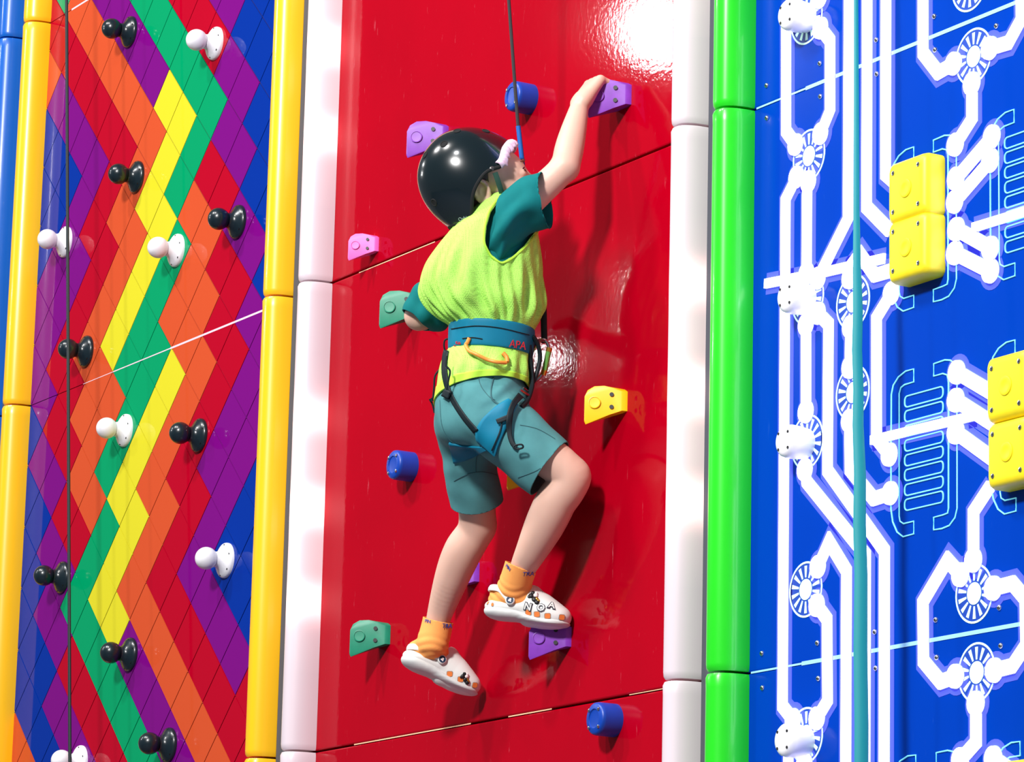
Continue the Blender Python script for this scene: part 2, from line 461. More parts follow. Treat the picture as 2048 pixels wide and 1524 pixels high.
def trace(pts, pads=(), half=0.0148, padr=0.0245):
    """raised light line: a bevelled strip, with round pads at the given point indices"""
    wp = [W2(*p) for p in pts]
    for e, q in ((0, 1), (-1, -2)):                 # lines that leave the picture run on up or down the wall
        if pts[e][1] < -40: wp[e] = (wp[q][0], ZT - 0.06)
        if pts[e][1] > 1556: wp[e] = (wp[q][0], ZB + 0.25)
    b = MB()
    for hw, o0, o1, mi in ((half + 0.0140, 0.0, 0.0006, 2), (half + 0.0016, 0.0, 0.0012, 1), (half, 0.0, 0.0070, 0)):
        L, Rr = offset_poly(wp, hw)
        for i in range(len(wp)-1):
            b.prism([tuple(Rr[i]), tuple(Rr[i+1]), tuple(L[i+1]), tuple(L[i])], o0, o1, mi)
    for k in pads:
        c = wp[k]; q = (c[0], 0, c[1])
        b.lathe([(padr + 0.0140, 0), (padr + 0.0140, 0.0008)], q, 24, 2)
        b.lathe([(padr + 0.0018, 0), (padr + 0.0018, 0.0016)], q, 24, 1)
        b.lathe([(padr, 0), (padr, 0.0085), (padr - 0.002, 0.0092)], q, 24, 0)
    return b.build('circuit_or_glare_line', [M_NEON, M_LINEEDGE, M_HALO], w_cir, origin=(wp[0][0], 0, wp[0][1]))

TR = [([(1575, 20), (1575, 263), (1594, 290)], (2,)), ([(1644, 57), (1663, 82), (1663, 221), (1644, 268)], (0, 3)), ([(1642, -30), (1642, -4)], (1,)),
 ([(1701, -60), (1699, 437), (1639, 557)], (2,)), ([(1738, -80), (1736, 415), (1782, 462)], ()), ([(1776, -90), (1774, 349), (1800, 372)], ()),
 ([(1596, 355), (1574, 399), (1568, 1413), (1589, 1440)], (0, 3)), ([(1620, 364), (1617, 388), (1616, 548)], (0, 2)),
 ([(1615, 650), (1615, 824)], (0, 1)), ([(1639, 627), (1660, 649), (1658, 942), (1772, 1102), (1774, 1560)], (0,)),
 ([(1613, 940), (1616, 964), (1734, 1110), (1736, 1570)], (0,)), ([(1703, 556), (1706, 530), (1722, 508), (1752, 551), (1790, 540)], (0,)),
 ([(1704, 654), (1703, 735)], (0, 1)), ([(1702, 842), (1703, 940), (1750, 998), (1784, 987)], (0, 3)), ([(1786, 587), (1756, 636), (1756, 877), (1782, 910)], (0, 3)),
 ([(1639, 1134), (1661, 1084), (1696, 1142), (1697, 1570)], (0,)), ([(1637, 1211), (1657, 1239), (1658, 1402), (1637, 1437)], (0, 3)),
 ([(1580, 1490), (1580, 1570)], ()), ([(1612, 1528), (1612, 1570)], (0,)),
 ([(1850, -60), (1849, 107), (1879, 146), (1910, 128)], (3,)), ([(1983, 97), (2020, 86), (2046, 38), (2046, -60)], (0,)),
 ([(1947, 168), (1947, 238), (1914, 290)], (0, 2)), ([(1987, 274), (1915, 358)], (0, 1)), ([(1984, 322), (1913, 404)], (0, 1)),
 ([(1916, 459), (1984, 497)], (0, 1)), ([(1913, 507), (1984, 543)], (0, 1)), ([(1917, 745), (2010, 800)], (0,)), ([(1915, 801), (2010, 862)], (0,)), ([(1915, 865), (2010, 934)], (0,)),
 ([(1984, 972), (1950, 1024), (1950, 1121)], (2,)), ([(1924, 1150), (1898, 1121), (1849, 1204), (1850, 1323), (1884, 1364), (1914, 1353)], (0, 5)),
 ([(1990, 1177), (2028, 1167), (2054, 1198), (2056, 1290), (2028, 1332), (1992, 1341)], (0, 5)), ([(1955, 1407), (1955, 1485), (1924, 1520)], (0, 2)), ([(1990, 1517), (2030, 1545)], (0,))]
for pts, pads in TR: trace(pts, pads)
# light-tube reflections on the gloss, built as thin glowing strips
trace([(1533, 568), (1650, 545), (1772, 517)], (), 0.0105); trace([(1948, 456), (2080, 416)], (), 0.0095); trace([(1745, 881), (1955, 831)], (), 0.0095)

def ring2(c, r0, r1, o0, o1, n=40):
    v = []; f = []
    for i in range(n):
        t = 2*math.pi*i/n; cs, sn = math.cos(t), math.sin(t)
        v += [(c[0]+r0*cs, -o0, c[1]+r0*sn), (c[0]+r1*cs, -o0, c[1]+r1*sn), (c[0]+r1*cs, -o1, c[1]+r1*sn), (c[0]+r0*cs, -o1, c[1]+r0*sn)]
    for i in range(n):
        a, b_ = 4*i, 4*((i+1) % n)
        for k in range(4): f.append((a+k, a+(k+1) % 4, b_+(k+1) % 4, b_+k))
    return v, f
fan_me = None
def fan(px, py):
    global fan_me
    c = W2(px, py)
    if fan_me is None:
        r = 0.0605; b = MB()
        b.lathe([(r*0.93, 0), (r*0.93, 0.0006)], (0, 0, 0), 36, 1)
        b.add(*ring2((0, 0), r*0.93, r, 0, 0.0012), 0)
        b.lathe([(r*0.375, 0), (r*0.375, 0.0014)], (0, 0, 0), 28, 0)
        for k in range(14):
            t = 2*math.pi*(k+0.5)/14; p = []
            for rr, dw in ((0.43, 0.040), (0.85, 0.085)):
                for sg in (-1, 1):
                    a = t + sg*dw/rr*0.9
                    p.append((r*rr*math.cos(a), r*rr*math.sin(a)))
            b.prism([p[0], p[2], p[3], p[1]], 0, 0.0012, 0)
        fan_me = b.mesh('fan_emblem', [M_FAN, M_FANDARK])
    o = shared('fan_emblem', fan_me, None, (c[0], 0, c[1])); child(o, w_cir)
FANS = [(1614, 36), (1618.5, 312), (1616, 596), (1706.5, 604), (1706, 785), (1615, 884), (1612, 1179), (1613, 1471), (1940, -33), (1948, 113), (1949, 1187), (1954, 1345)]
for p in FANS: fan(*p)

# chip outlines: left bracket, right bracket and eight rounded bars, thin pale lines
def V4(x, y): return W2(1700 + x/3.463, 660 + y/3.463)
ref = np.array(V4(445, 270))
def rel(pts): return [tuple(np.array(V4(*p)) - ref) for p in pts]
LB = rel([(445,270),(390,285),(340,325),(303,385),(290,450),(288,850),(288,1245),(300,1330),(330,1400),(370,1432),(445,1412),(445,1325),(375,1342),(350,1325),(344,1290),(344,850),(344,440),(355,400),(380,380),(445,360)])
RB = rel([(583,235),(660,208),(700,210),(730,235),(745,290),(745,760),(745,1235),(730,1300),(690,1355),(640,1376),(583,1385),(583,1298),(650,1280),(680,1268),(686,1235),(686,760),(686,345),(676,312),(645,302),(583,320)])
def rrect(x0, z0, x1, z1, r, n=4):
    p = []
    for cx, cz, a0 in ((x1-r, z1-r, 0), (x0+r, z1-r, 90), (x0+r, z0+r, 180), (x1-r, z0+r, 270)):
        for k in range(n+1):
            a = math.radians(a0 + 90*k/n); p.append((cx+r*math.cos(a), cz+r*math.sin(a)))
    return p
bars = []
p0 = np.array(V4(383, 462)) - ref; p1 = np.array(V4(648, 396)) - ref; bz = (np.array(V4(383, 462))[1] - np.array(V4(383, 1176))[1])/7; bh = np.array(V4(383, 465))[1] - np.array(V4(383, 541))[1]
for k in range(8): bars.append(rrect(p0[0], p0[1]-k*bz-bh, p1[0], p0[1]-k*bz, 0.009))
line_me = {}
def outline_mesh(key, pts):
    if key not in line_me:
        b = MB(); P = [(x, -0.0012, z) for x, z in pts]
        b.tube(P, 0.0017, 5, closed=True); line_me[key] = b.mesh('chip_outline', M_CYAN)
    return line_me[key]
for cpx, cpy, bars_on in ((1828.5, 294, True), (1828.5, 738, True), (1832.6, 1510, True), (2029, 219, True), (2031, 680, True), (2041, 1483, True)):
    c = W2(cpx, cpy)
    for key, pts in [('LB', LB), ('RB', RB)] + [('bar%d' % k, bb) for k, bb in enumerate(bars)]:
        o = shared('chip_outline', outline_mesh(key, pts), None, (c[0], 0, c[1])); child(o, w_cir)

# screws in the blue panels
b = MB(); b.lathe([(0.0062, 0), (0.0062, 0.0012), (0.0046, 0.0034), (0.0030, 0.0042)], (0, 0, 0), 14, 0); b.lathe([(0.0021, 0.0040), (0.0021, 0.0046)], (0, 0, 0), 6, 1)
screw_me = b.mesh('panel_screw', [M_STEEL, M_DARK], True)
for p in [(1640,127),(1641,193),(1533.6,171),(1534,236),(1753,80),(1754,148),(1869,33),(1870.6,100),(1993,52),(1635,1286),(1637,1357),(1524,1307),(1525,1376),(1750,1264),(1752,1336.5),(1872,1240),(1874,1315),(1999,1215.5),(2002,1291.6)]:
    c = W2(*p); o = shared('panel_screw', screw_me, None, (c[0], 0, c[1])); child(o, w_cir)

# ------------------------------------------------------------------ climbing holds
M_HB = mat('black_ball_plastic', (14, 30, 38), 0.28, coat=0.2)
M_HW = mat('white_ball_plastic', (232, 232, 238), 0.35, coat=0.2)
def ball_parts(material):
    r = 0.0318
    a = MB(); a.lathe([(0.0500, 0), (0.0500, 0.006), (0.0480, 0.010), (0.0410, 0.015), (0.0290, 0.022), (0.0225, 0.030), (0.0215, 0.038)], (0, 0, 0), 36)
    base = a.mesh('base_flange', material, True)
    s_ = MB(); prof = [(r*math.sin(math.pi*k/16)+1e-4, 0.063 - r*math.cos(math.pi*k/16)) for k in range(1, 17)]
    s_.lathe(prof, (0, 0, 0), 36); ball = s_.mesh('ball', material, True)
    d = MB(); d.lathe([(0.0030, 0.0), (0.0030, 0.0012)], (0, 0, 0), 8); dot = d.mesh('bolt_hole', M_DARK)
    return base, ball, dot
BP = {'K': ball_parts(M_HB), 'W': ball_parts(M_HW)}
BALLS = [('K', 259, 64, 'black ball hold nearest the top, on the purple tiles'), ('W', 430, 87, 'white ball hold near the top right, at red and purple tiles'),
 ('K', 273, 354, 'black ball hold on an orange tile left of the yellow band'), ('K', 475, 444, 'black ball hold at the right, on purple tiles by the yellow post'),
 ('W', 130, 484, 'white ball hold crossed by the black rope, left side'), ('W', 353, 501, 'white ball hold where the yellow and green bands meet'),
 ('K', 172, 703, 'black ball hold touching the black rope at mid height'), ('W', 250, 861, 'white ball hold on the green band below the pale seam'),
 ('K', 398, 871, 'black ball hold on a red tile right of the yellow band'), ('W', 451, 1121, 'white ball hold at the lower right on blue tiles'),
 ('K', 124, 1155, 'black ball hold behind the black rope, lower left'), ('K', 259, 1309, 'black ball hold at the bottom tip of the yellow band'),
 ('K', 337, 1490, 'black ball hold at the bottom, on the purple band'), ('W', 160, 1524, 'white ball hold cut off by the bottom edge of the photo')]
for kind, px, py, lab in BALLS:
    c = wall(px, py, 0.006)
    root = empty('ball_hold', (c[0], -0.003, c[2])); tag(root, lab, 'climbing hold', 'ball holds on the rainbow wall')
    base, ball, dot = BP[kind]
    ob = shared('base_flange', base, root); shared('ball', ball, root)
    for k in range(6):
        t = 2*math.pi*(k+0.3)/6; shared('bolt_hole', dot, ob, (0.0425*math.cos(t), -0.0132, 0.0425*math.sin(t)))

# barrel holds on the red wall
def barrel(px, py, lab, letters=False):
    Mb = mat('blue_hold_plastic', (0, 62, 168), 0.4, noise=0.12)
    c = wall(px, py, 0.0); root = empty('barrel_hold', (c[0], 0, c[2])); tag(root, lab, 'climbing hold', 'blue barrel holds on the red wall')
    a = MB(); a.lathe([(0.0385, 0), (0.0385, 0.045), (0.0370, 0.052), (0.0330, 0.0555), (0.0225, 0.0565), (0.0215, 0.0545), (0.0195, 0.0540), (0.0005, 0.0545)], (0, 0, 0), 40)
    o = a.build('barrel', Mb, None, True); o.parent = root
    d = MB(); d.lathe([(0.0042, 0.0), (0.0042, 0.0035), (0.0026, 0.004)], (0, 0, 0), 10); me = d.mesh('bolt', M_STEEL, True)
    for k in range(4):
        t = math.pi/4 + k*math.pi/2; shared('bolt', me, root, (0.0285*math.cos(t), -0.0545, 0.0285*math.sin(t)))
barrel(1061, 199, 'blue barrel hold high up behind the climbing rope')
barrel(823, 934, 'blue barrel hold left of the climber shorts')
barrel(1229, 1441, 'blue barrel hold at the bottom below the seam')

# wedge holds: a slanted face that grows taller away from the wall edge, thumb dish and two bolt holes
WEDGE = {}
def wedge_parts(material, k):
    key = (material.name, k)
    if key in WEDGE: return WEDGE[key]
    face = [(0, 0.012, 0.022), (0, 0.012, -0.022), (-0.022, 0.034, -0.031), (-0.066, 0.076, -0.053), (-0.070, 0.078, -0.046), (-0.070, 0.078, 0.010), (-0.064, 0.073, 0.024), (-0.052, 0.061, 0.033), (-0.034, 0.044, 0.034), (-0.016, 0.028, 0.029)]
    n = len(face); b = MB()
    face = [(x*0.74, o, z) for x, o, z in face]
    fr = [(x*k, -o*k, z*k) for x, o, z in face]
    bs = [((x*1.06 + 0.002)*k, 0.0, max(-0.024, min(0.031, z))*k) for x, o, z in face]
    ins = [(x*k*0.93 - 0.0022*k, -o*k*0.975 - 0.0028*k, z*k*0.93) for x, o, z in face]
    b.add(fr + bs + ins, [tuple(range(2*n, 3*n))] + [(i, n+i, n+(i+1) % n, (i+1) % n) for i in range(n)] + [(2*n+i, i, (i+1) % n, 2*n+(i+1) % n) for i in range(n)] + [tuple(range(2*n-1, n-1, -1))])
    me = b.mesh('body', material, True)
    bm = bmesh.new(); bm.from_mesh(me); bmesh.ops.recalc_face_normals(bm, faces=bm.faces); bm.to_mesh(me); bm.free()
    nrm = Vector((0.066, -0.052, 0)).normalized()
    d = MB(); d.lathe([(0.0135*k, 0), (0.0135*k, 0.0016), (0.0120*k, 0.0019), (0.0112*k, 0.0004), (0.0005, 0.0001)], (0, 0, 0), 24, axis=nrm); dish = d.mesh('thumb_dish', material, True)
    h = MB(); h.lathe([(0.0048*k, 0), (0.0048*k, 0.0012)], (0, 0, 0), 12, axis=nrm); hole = h.mesh('bolt_hole', M_DARK)
    WEDGE[key] = (me, dish, hole)
    return WEDGE[key]
def on_face(x, z, k):
    o = 0.012 + (-x)*(0.066/0.070)
    return Vector((0.74*x*k*0.93 + 0.0005*k, -(o*k)*0.975 - 0.0030*k, z*k))
def wedge(px, py, material, lab, k=1.0):
    c = wall(px, py, 0.0); root = empty('wedge_hold', (c[0], 0, c[2])); tag(root, lab, 'climbing hold', 'wedge holds on the red wall')
    me, dish, hole = wedge_parts(material, k)
    shared('body', me, root); shared('thumb_dish', dish, root, on_face(-0.052, -0.004, k))
    for z in (0.014, -0.014): shared('bolt_hole', hole, root, on_face(-0.019, z, k))
M_PUR = mat('purple_hold_plastic', (130, 52, 186), 0.45, noise=0.15, nscale=40)
M_PNK = mat('pink_hold_plastic', (232, 96, 188), 0.45)
M_GRN = mat('green_hold_plastic', (0, 136, 104), 0.45, noise=0.12, nscale=40)
M_YEL = mat('yellow_hold_plastic', (250, 200, 0), 0.42)
wedge(1262, 190, M_PUR, 'purple wedge hold gripped by the climber raised hand', 1.10)
wedge(896, 272, M_PUR, 'purple wedge hold peeking out behind the black helmet', 1.14)
wedge(757, 489, M_PNK, 'small pink wedge hold left of the seam', 0.86)
wedge(843, 612, M_GRN, 'green wedge hold beside the bent left elbow', 1.16)
wedge(1254, 803, M_YEL, 'bright yellow wedge hold right of the climber waist', 1.06)
wedge(1096, 937, M_YEL, 'yellow wedge hold half hidden behind the shorts', 1.05)
wedge(780, 1270, M_GRN, 'green wedge hold low on the left of the red wall', 1.10)
wedge(1142, 1274, M_PUR, 'purple wedge hold under the climber right clog', 1.06)
wedge(958, 1145, M_PUR, 'purple wedge hold mostly hidden behind the left calf', 1.06)

# white knobs on the circuit wall
for px, py, lab in ((1616, 37, 'white round knob hold cut off at the top edge'), (1616, 600, 'white round knob hold crossed by the upper painted reflection'),
                    (1613, 888, 'white round knob hold halfway down the blue wall'), (1612, 1484, 'white round knob hold near the bottom of the blue wall')):
    c = wall(px, py, 0.0); root = empty('knob_hold', (c[0], 0, c[2])); tag(root, lab, 'climbing hold', 'white knob holds on the circuit wall')
    a = MB(); a.lathe([(0.0330, 0.0), (0.0345, 0.012), (0.0365, 0.030), (0.0370, 0.044), (0.0345, 0.055), (0.0290, 0.0605), (0.0200, 0.0620), (0.0150, 0.0605), (0.0005, 0.0600)], (0, 0, 0), 40)
    o = a.build('knob', M_HW, None, True); o.parent = root
    d = MB(); d.lathe([(0.0032, 0.0), (0.0032, 0.0012)], (0, 0, 0), 10); me = d.mesh('bolt_hole', M_DARK)
    for k in range(4):
        t = math.pi/4 + k*math.pi/2; shared('bolt_hole', me, root, (0.0245*math.cos(t), -0.0612, 0.0245*math.sin(t)))

# yellow block holds on the circuit wall
M_BLK = mat('yellow_block_plastic', (244, 222, 30), 0.45, noise=0.10, nscale=18)
def block(pxl, pyt, lab, w_=0.122, h_=0.122, inset=0.010):
    D = 0.050
    f0 = wall(pxl, pyt, D)                            # top-left corner of the front face
    x0, z1 = f0[0], f0[2]; c = (x0 + w_/2, 0, z1 - h_/2)
    root = empty('block_hold', c); tag(root, lab, 'climbing hold', 'yellow block holds on the circuit wall')
    a = MB(); n = 5
    def outline(ex, off):
        q = rrect(-w_/2 - ex, -h_/2 - ex, w_/2 + ex, h_/2 + ex, 0.014, 4); return [(x, -off, z) for x, z in q]
    rings = [outline(0.006, 0.0), outline(0.006, 0.034), outline(0.003, 0.044), outline(-0.003, 0.050), outline(-0.012, 0.0515)]
    m_ = len(rings[0]); v = [p for r in rings for p in r]; f = []
    for r in range(len(rings)-1):
        for i in range(m_): f.append((r*m_+i, r*m_+(i+1) % m_, (r+1)*m_+(i+1) % m_, (r+1)*m_+i))
    f.append(tuple((len(rings)-1)*m_+i for i in range(m_))); f.append(tuple(range(m_-1, -1, -1)))
    a.add(v, f)
    o = a.build('body', M_BLK, None, True); o.parent = root
    d = MB(); d.lathe([(0.020, 0.0), (0.0195, 0.002), (0.016, 0.0035), (0.010, 0.0015), (0.0005, 0.001)], (0, -0.0512, 0), 24); o = d.build('thumb_dish', M_BLK, None, True); o.parent = root
    s_ = MB(); s_.lathe([(0.0052, 0), (0.0052, 0.0014), (0.0030, 0.0018)], (0, 0, 0), 12, 0); s_.lathe([(0.0024, 0.0016), (0.0024, 0.0021)], (0, 0, 0), 6, 1)
    me = s_.mesh('bolt', [M_STEEL, M_DARK], True)
    for sx in (-1, 1):
        for sz in (-1, 1): shared('bolt', me, root, (sx*0.043, -0.0512, sz*0.042))
    return f0
block(1777, 333, 'upper yellow block of the left pair')
block(1777, 450, 'lower yellow block of the left pair')
block(1973, 722, 'upper yellow block of the pair at the right edge')
block(1975, 853, 'lower yellow block of the pair at the right edge')
block(1992, 1529, 'yellow block just showing in the bottom right corner')

# ------------------------------------------------------------------ ropes of the neighbouring lanes
def rope(name, pts, rad, material, lab, flat=None):
    b = MB(); P = [tuple(p) for p in pts]
    b.tube(P, rad, 8, flat=flat)
    return tag(b.build(name, material, None, True, origin=P[-1]), lab, 'rope')
M_ROPE = mat('black_rope', (6, 26, 32), 0.6)
M_TEAL = mat('teal_webbing', (0, 140, 150), 0.6)
a0, a1 = wall(133, -60, 0.20), wall(140, 1580, 0.20); top = a0 + (a0-a1)*0.45; bot = a1 + (a1-a0)*0.9
rope('belay_rope', [bot, a1, a0, top][::-1], 0.0052, M_ROPE, 'thin black rope hanging in front of the rainbow tiles')
pts = [(1722.5, 1600), (1723, 1450), (1721, 1300), (1722, 1150), (1719, 1050), (1720, 950), (1716, 850), (1717, 780), (1714, 700), (1716, 620), (1714, 540), (1713, 420), (1713, 250), (1712, 0), (1711, -80)]
wr = [0.0105]*3 + [0.010, 0.0098, 0.0092, 0.0085, 0.008, 0.0078, 0.0076, 0.0064, 0.0048, 0.0042, 0.0036, 0.0036]
P = [wall(x, y, 0.16) for x, y in pts]
P = [P[0] + (P[0]-P[1])*14] + P + [P[-1] + (P[-1]-P[-2])*14]; wr = [wr[0]] + wr + [wr[-1]]
b = MB(); b.tube([tuple(p) for p in P], [q*1.35 for q in wr], 8, flat=((0.85, -0.5, 0), 0.35))
tag(b.build('belay_strap', M_TEAL, None, True, origin=tuple(P[0])), 'twisted teal strap hanging in front of the blue circuit wall', 'strap')
#KID#
# ------------------------------------------------------------------ the climber: tools
def K(px, py, dz=0.0):
    """camera-aligned metric point: pixel position at the climber's distance plus dz metres"""
    z = ZREF + dz
    return np.array([(px - CX)/FPX*z, (py - CY)/FPX*z, z])
def toW(P): return np.asarray(P) @ ROT.T + CAM
def proj(Wp):
    q = (np.asarray(Wp) - CAM) @ ROT
    return CX + FPX*q[..., 0]/q[..., 2], CY + FPX*q[..., 1]/q[..., 2]

class Field:
    def __init__(s, lo, hi, h):
        s.lo = np.array(lo, float); s.h = h
        s.n = np.ceil((np.array(hi) - s.lo)/h).astype(int) + 1
        s.F = np.full(s.n, 0.2, np.float32)
        s.ax = [(s.lo[k] + h*np.arange(s.n[k])).astype(np.float32) for k in range(3)]
    def sub(s, lo, hi, pad):
        a = np.maximum(np.floor((np.array(lo)-pad-s.lo)/s.h).astype(int), 0); b = np.minimum(np.ceil((np.array(hi)+pad-s.lo)/s.h).astype(int)+1, s.n)
        sl = tuple(slice(a[k], max(b[k], a[k])) for k in range(3))
        X = s.ax[0][sl[0]][:, None, None]; Y = s.ax[1][sl[1]][None, :, None]; Z = s.ax[2][sl[2]][None, None, :]
        return sl, X, Y, Z
    def put(s, sl, d, k, op='add'):
        f = s.F[sl]
        if op == 'cut': s.F[sl] = np.maximum(f, -d); return
        if k <= 0: s.F[sl] = np.minimum(f, d)
        else:
            hh = np.clip(0.5 + 0.5*(f - d)/k, 0, 1)
            s.F[sl] = f*(1-hh) + d*hh - k*hh*(1-hh)
    def cone(s, a, b, ra, rb, k=0.01, op='add'):
        a = np.array(a, float); b = np.array(b, float); r = max(ra, rb)
        sl, X, Y, Z = s.sub(np.minimum(a, b), np.maximum(a, b), r + k + 2*s.h + 0.01)
        d = b - a; L = float(d @ d) + 1e-12
        t = np.clip(((X-a[0])*d[0] + (Y-a[1])*d[1] + (Z-a[2])*d[2])/L, 0, 1)
        q = np.sqrt((X-a[0]-t*d[0])**2 + (Y-a[1]-t*d[1])**2 + (Z-a[2]-t*d[2])**2) - (ra + t*(rb-ra))
        s.put(sl, q.astype(np.float32), k, op)
    def ell(s, c, E, r, k=0.01, op='add'):
        c = np.array(c, float); E = np.array(E, float); r = np.array(r, float); m_ = r.max()
        sl, X, Y, Z = s.sub(c, c, m_ + k + 2*s.h + 0.01)
        x, y, z = X-c[0], Y-c[1], Z-c[2]
        q = [(x*E[i][0] + y*E[i][1] + z*E[i][2])/r[i] for i in range(3)]
        k0 = np.sqrt(q[0]**2 + q[1]**2 + q[2]**2); k1 = np.sqrt((q[0]/r[0])**2 + (q[1]/r[1])**2 + (q[2]/r[2])**2) + 1e-9
        s.put(sl, (k0*(k0-1)/k1).astype(np.float32), k, op)
    def chain(s, pts, k=0.012, n=9):
        """one smooth limb through (point, radius) stations"""
        C_ = catmull([np.append(p, r) for p, r in pts], n); P = np.array([c[:3] for c in C_]); Rr = [c[3] for c in C_]
        sl, X, Y, Z = s.sub(P.min(0), P.max(0), max(Rr) + k + 2*s.h + 0.01)
        best = None
        for a, b, ra, rb in zip(P[:-1], P[1:], Rr[:-1], Rr[1:]):
            d = b - a; L = float(d @ d) + 1e-12
            t = np.clip(((X-a[0])*d[0] + (Y-a[1])*d[1] + (Z-a[2])*d[2])/L, 0, 1)
            q = (np.sqrt((X-a[0]-t*d[0])**2 + (Y-a[1]-t*d[1])**2 + (Z-a[2]-t*d[2])**2) - (ra + t*(rb-ra))).astype(np.float32)
            best = q if best is None else np.minimum(best, q)
        s.put(sl, best, k)
    def mesh(s):
        F = s.F; sg = F < 0
        c = np.zeros(tuple(s.n-1), np.int8)
        for i in (0, 1):
            for j in (0, 1):
                for k in (0, 1): c += sg[i:s.n[0]-1+i, j:s.n[1]-1+j, k:s.n[2]-1+k]
        act = np.argwhere((c > 0) & (c < 8))
        idx = np.full(c.shape, -1, np.int32); idx[tuple(act.T)] = np.arange(len(act))
        co = [(i, j, k) for i in (0, 1) for j in (0, 1) for k in (0, 1)]
        val = np.stack([F[act[:, 0]+i, act[:, 1]+j, act[:, 2]+k] for i, j, k in co], 1)
        pos = np.zeros((len(act), 3)); cnt = np.zeros(len(act))
        for a in range(8):
            for b in range(a+1, 8):
                if sum(abs(co[a][q]-co[b][q]) for q in range(3)) != 1: continue
                fa, fb = val[:, a], val[:, b]; on = (fa < 0) != (fb < 0)
                t = np.where(on, fa/(fa - fb + 1e-20), 0)
                p = np.array(co[a]) + t[:, None]*(np.array(co[b]) - np.array(co[a]))
                pos += np.where(on[:, None], p, 0); cnt += on
        p = pos/cnt[:, None]
        for _ in range(3):                              # pull the vertices onto the surface
            w0 = np.stack([1-p, p], 2); Fv = np.zeros(len(p)); G = np.zeros((len(p), 3))
            for q, (i, j, k) in enumerate(co):
                wx, wy, wz = w0[:, 0, i], w0[:, 1, j], w0[:, 2, k]; vq = val[:, q]
                Fv += vq*wx*wy*wz; G[:, 0] += vq*(2*i-1)*wy*wz; G[:, 1] += vq*(2*j-1)*wx*wz; G[:, 2] += vq*(2*k-1)*wx*wy
            p = np.clip(p - (Fv/((G*G).sum(1) + 1e-12))[:, None]*G*0.9, -0.25, 1.25)
        V = s.lo + s.h*(act + p)
        faces = []
        for ax in range(3):
            u, v = (ax+1) % 3, (ax+2) % 3
            s0 = [slice(None)]*3; s1 = [slice(None)]*3; s0[ax] = slice(0, -1); s1[ax] = slice(1, None)
            A = sg[tuple(s0)]; B = sg[tuple(s1)]
            e = np.argwhere(A != B); e = e[(e[:, u] > 0) & (e[:, v] > 0) & (e[:, u] < s.n[u]-1) & (e[:, v] < s.n[v]-1)]
            flip = ~A[tuple(e.T)]
            def cell(du, dv):
                q = e.copy(); q[:, u] -= du; q[:, v] -= dv; return idx[tuple(q.T)]
            q = np.stack([cell(1, 1), cell(0, 1), cell(0, 0), cell(1, 0)], 1)
            q[flip] = q[flip][:, ::-1]
            faces.append(q)
        f = np.concatenate(faces); f = f[(f >= 0).all(1)]
        return V, f

def relax(V, f, it=2, lam=0.5):
    e = np.concatenate([f[:, [k, (k+1) % f.shape[1]]] for k in range(f.shape[1])]); e = np.concatenate([e, e[:, ::-1]])
    n = np.bincount(e[:, 0], minlength=len(V)).astype(float)[:, None]
    for k in range(it):
        for l in (lam, -lam*1.04):
            A = np.stack([np.bincount(e[:, 0], V[e[:, 1], c], minlength=len(V)) for c in range(3)], 1)/np.maximum(n, 1)
            V = V + l*(A - V)
    return V

def fast_obj(name, V, f, material, parent, smooth=True):
    me = bpy.data.meshes.new(name); V = np.asarray(V, np.float32); f = np.asarray(f, np.int32); n = f.shape[1]
    me.vertices.add(len(V)); me.vertices.foreach_set('co', V.ravel())
    me.loops.add(f.size); me.loops.foreach_set('vertex_index', f.ravel())
    me.polygons.add(len(f)); me.polygons.foreach_set('loop_start', np.arange(0, f.size, n, dtype=np.int32))
    try: me.polygons.foreach_set('loop_total', np.full(len(f), n, np.int32))
    except Exception: pass
    me.update(calc_edges=True); me.validate()
    me.polygons.foreach_set('use_smooth', [smooth]*len(me.polygons))
    me.materials.append(material)
    bm = bmesh.new(); bm.from_mesh(me); bmesh.ops.recalc_face_normals(bm, faces=bm.faces); bm.to_mesh(me); bm.free()
    o = bpy.data.objects.new(name, me); link(o)
    if parent is not None: child(o, parent)
    return o

def vnormals(V, f):
    a = np.cross(V[f[:, 2]] - V[f[:, 0]], V[f[:, -1]] - V[f[:, 1]]) if f.shape[1] == 4 else np.cross(V[f[:, 1]]-V[f[:, 0]], V[f[:, 2]]-V[f[:, 0]])
    N = np.zeros_like(V)
    for k in range(f.shape[1]): np.add.at(N, f[:, k], a)
    return N/(np.linalg.norm(N, axis=1)[:, None] + 1e-12)

def clip_mesh(V, f, s):
    """keep the part of the mesh where s < 0, cutting faces along s = 0"""
    if f.shape[1] == 4: f = np.concatenate([f[:, [0, 1, 2]], f[:, [0, 2, 3]]])
    V = list(map(np.array, V)); s = list(s); out = []; cache = {}
    S = np.array(s)[f]; full = (S < 0).all(1); part = ~full & (S < 0).any(1)
    out = f[full].tolist()
    def cut(i, j):
        key = (min(i, j), max(i, j))
        if key not in cache:
            t = s[i]/(s[i]-s[j]); V.append(V[i] + t*(V[j]-V[i])); cache[key] = len(V)-1
        return cache[key]
    for tri in f[part].tolist():
        poly = []
        for k in range(3):
            i, j = tri[k], tri[(k+1) % 3]
            if s[i] < 0: poly.append(i)
            if (s[i] < 0) != (s[j] < 0): poly.append(cut(i, j))
        for k in range(1, len(poly)-1): out.append([poly[0], poly[k], poly[k+1]])
    f = np.array(out); used = np.unique(f); remap = np.full(len(V), -1); remap[used] = np.arange(len(used))
    return np.array(V)[used], remap[f]

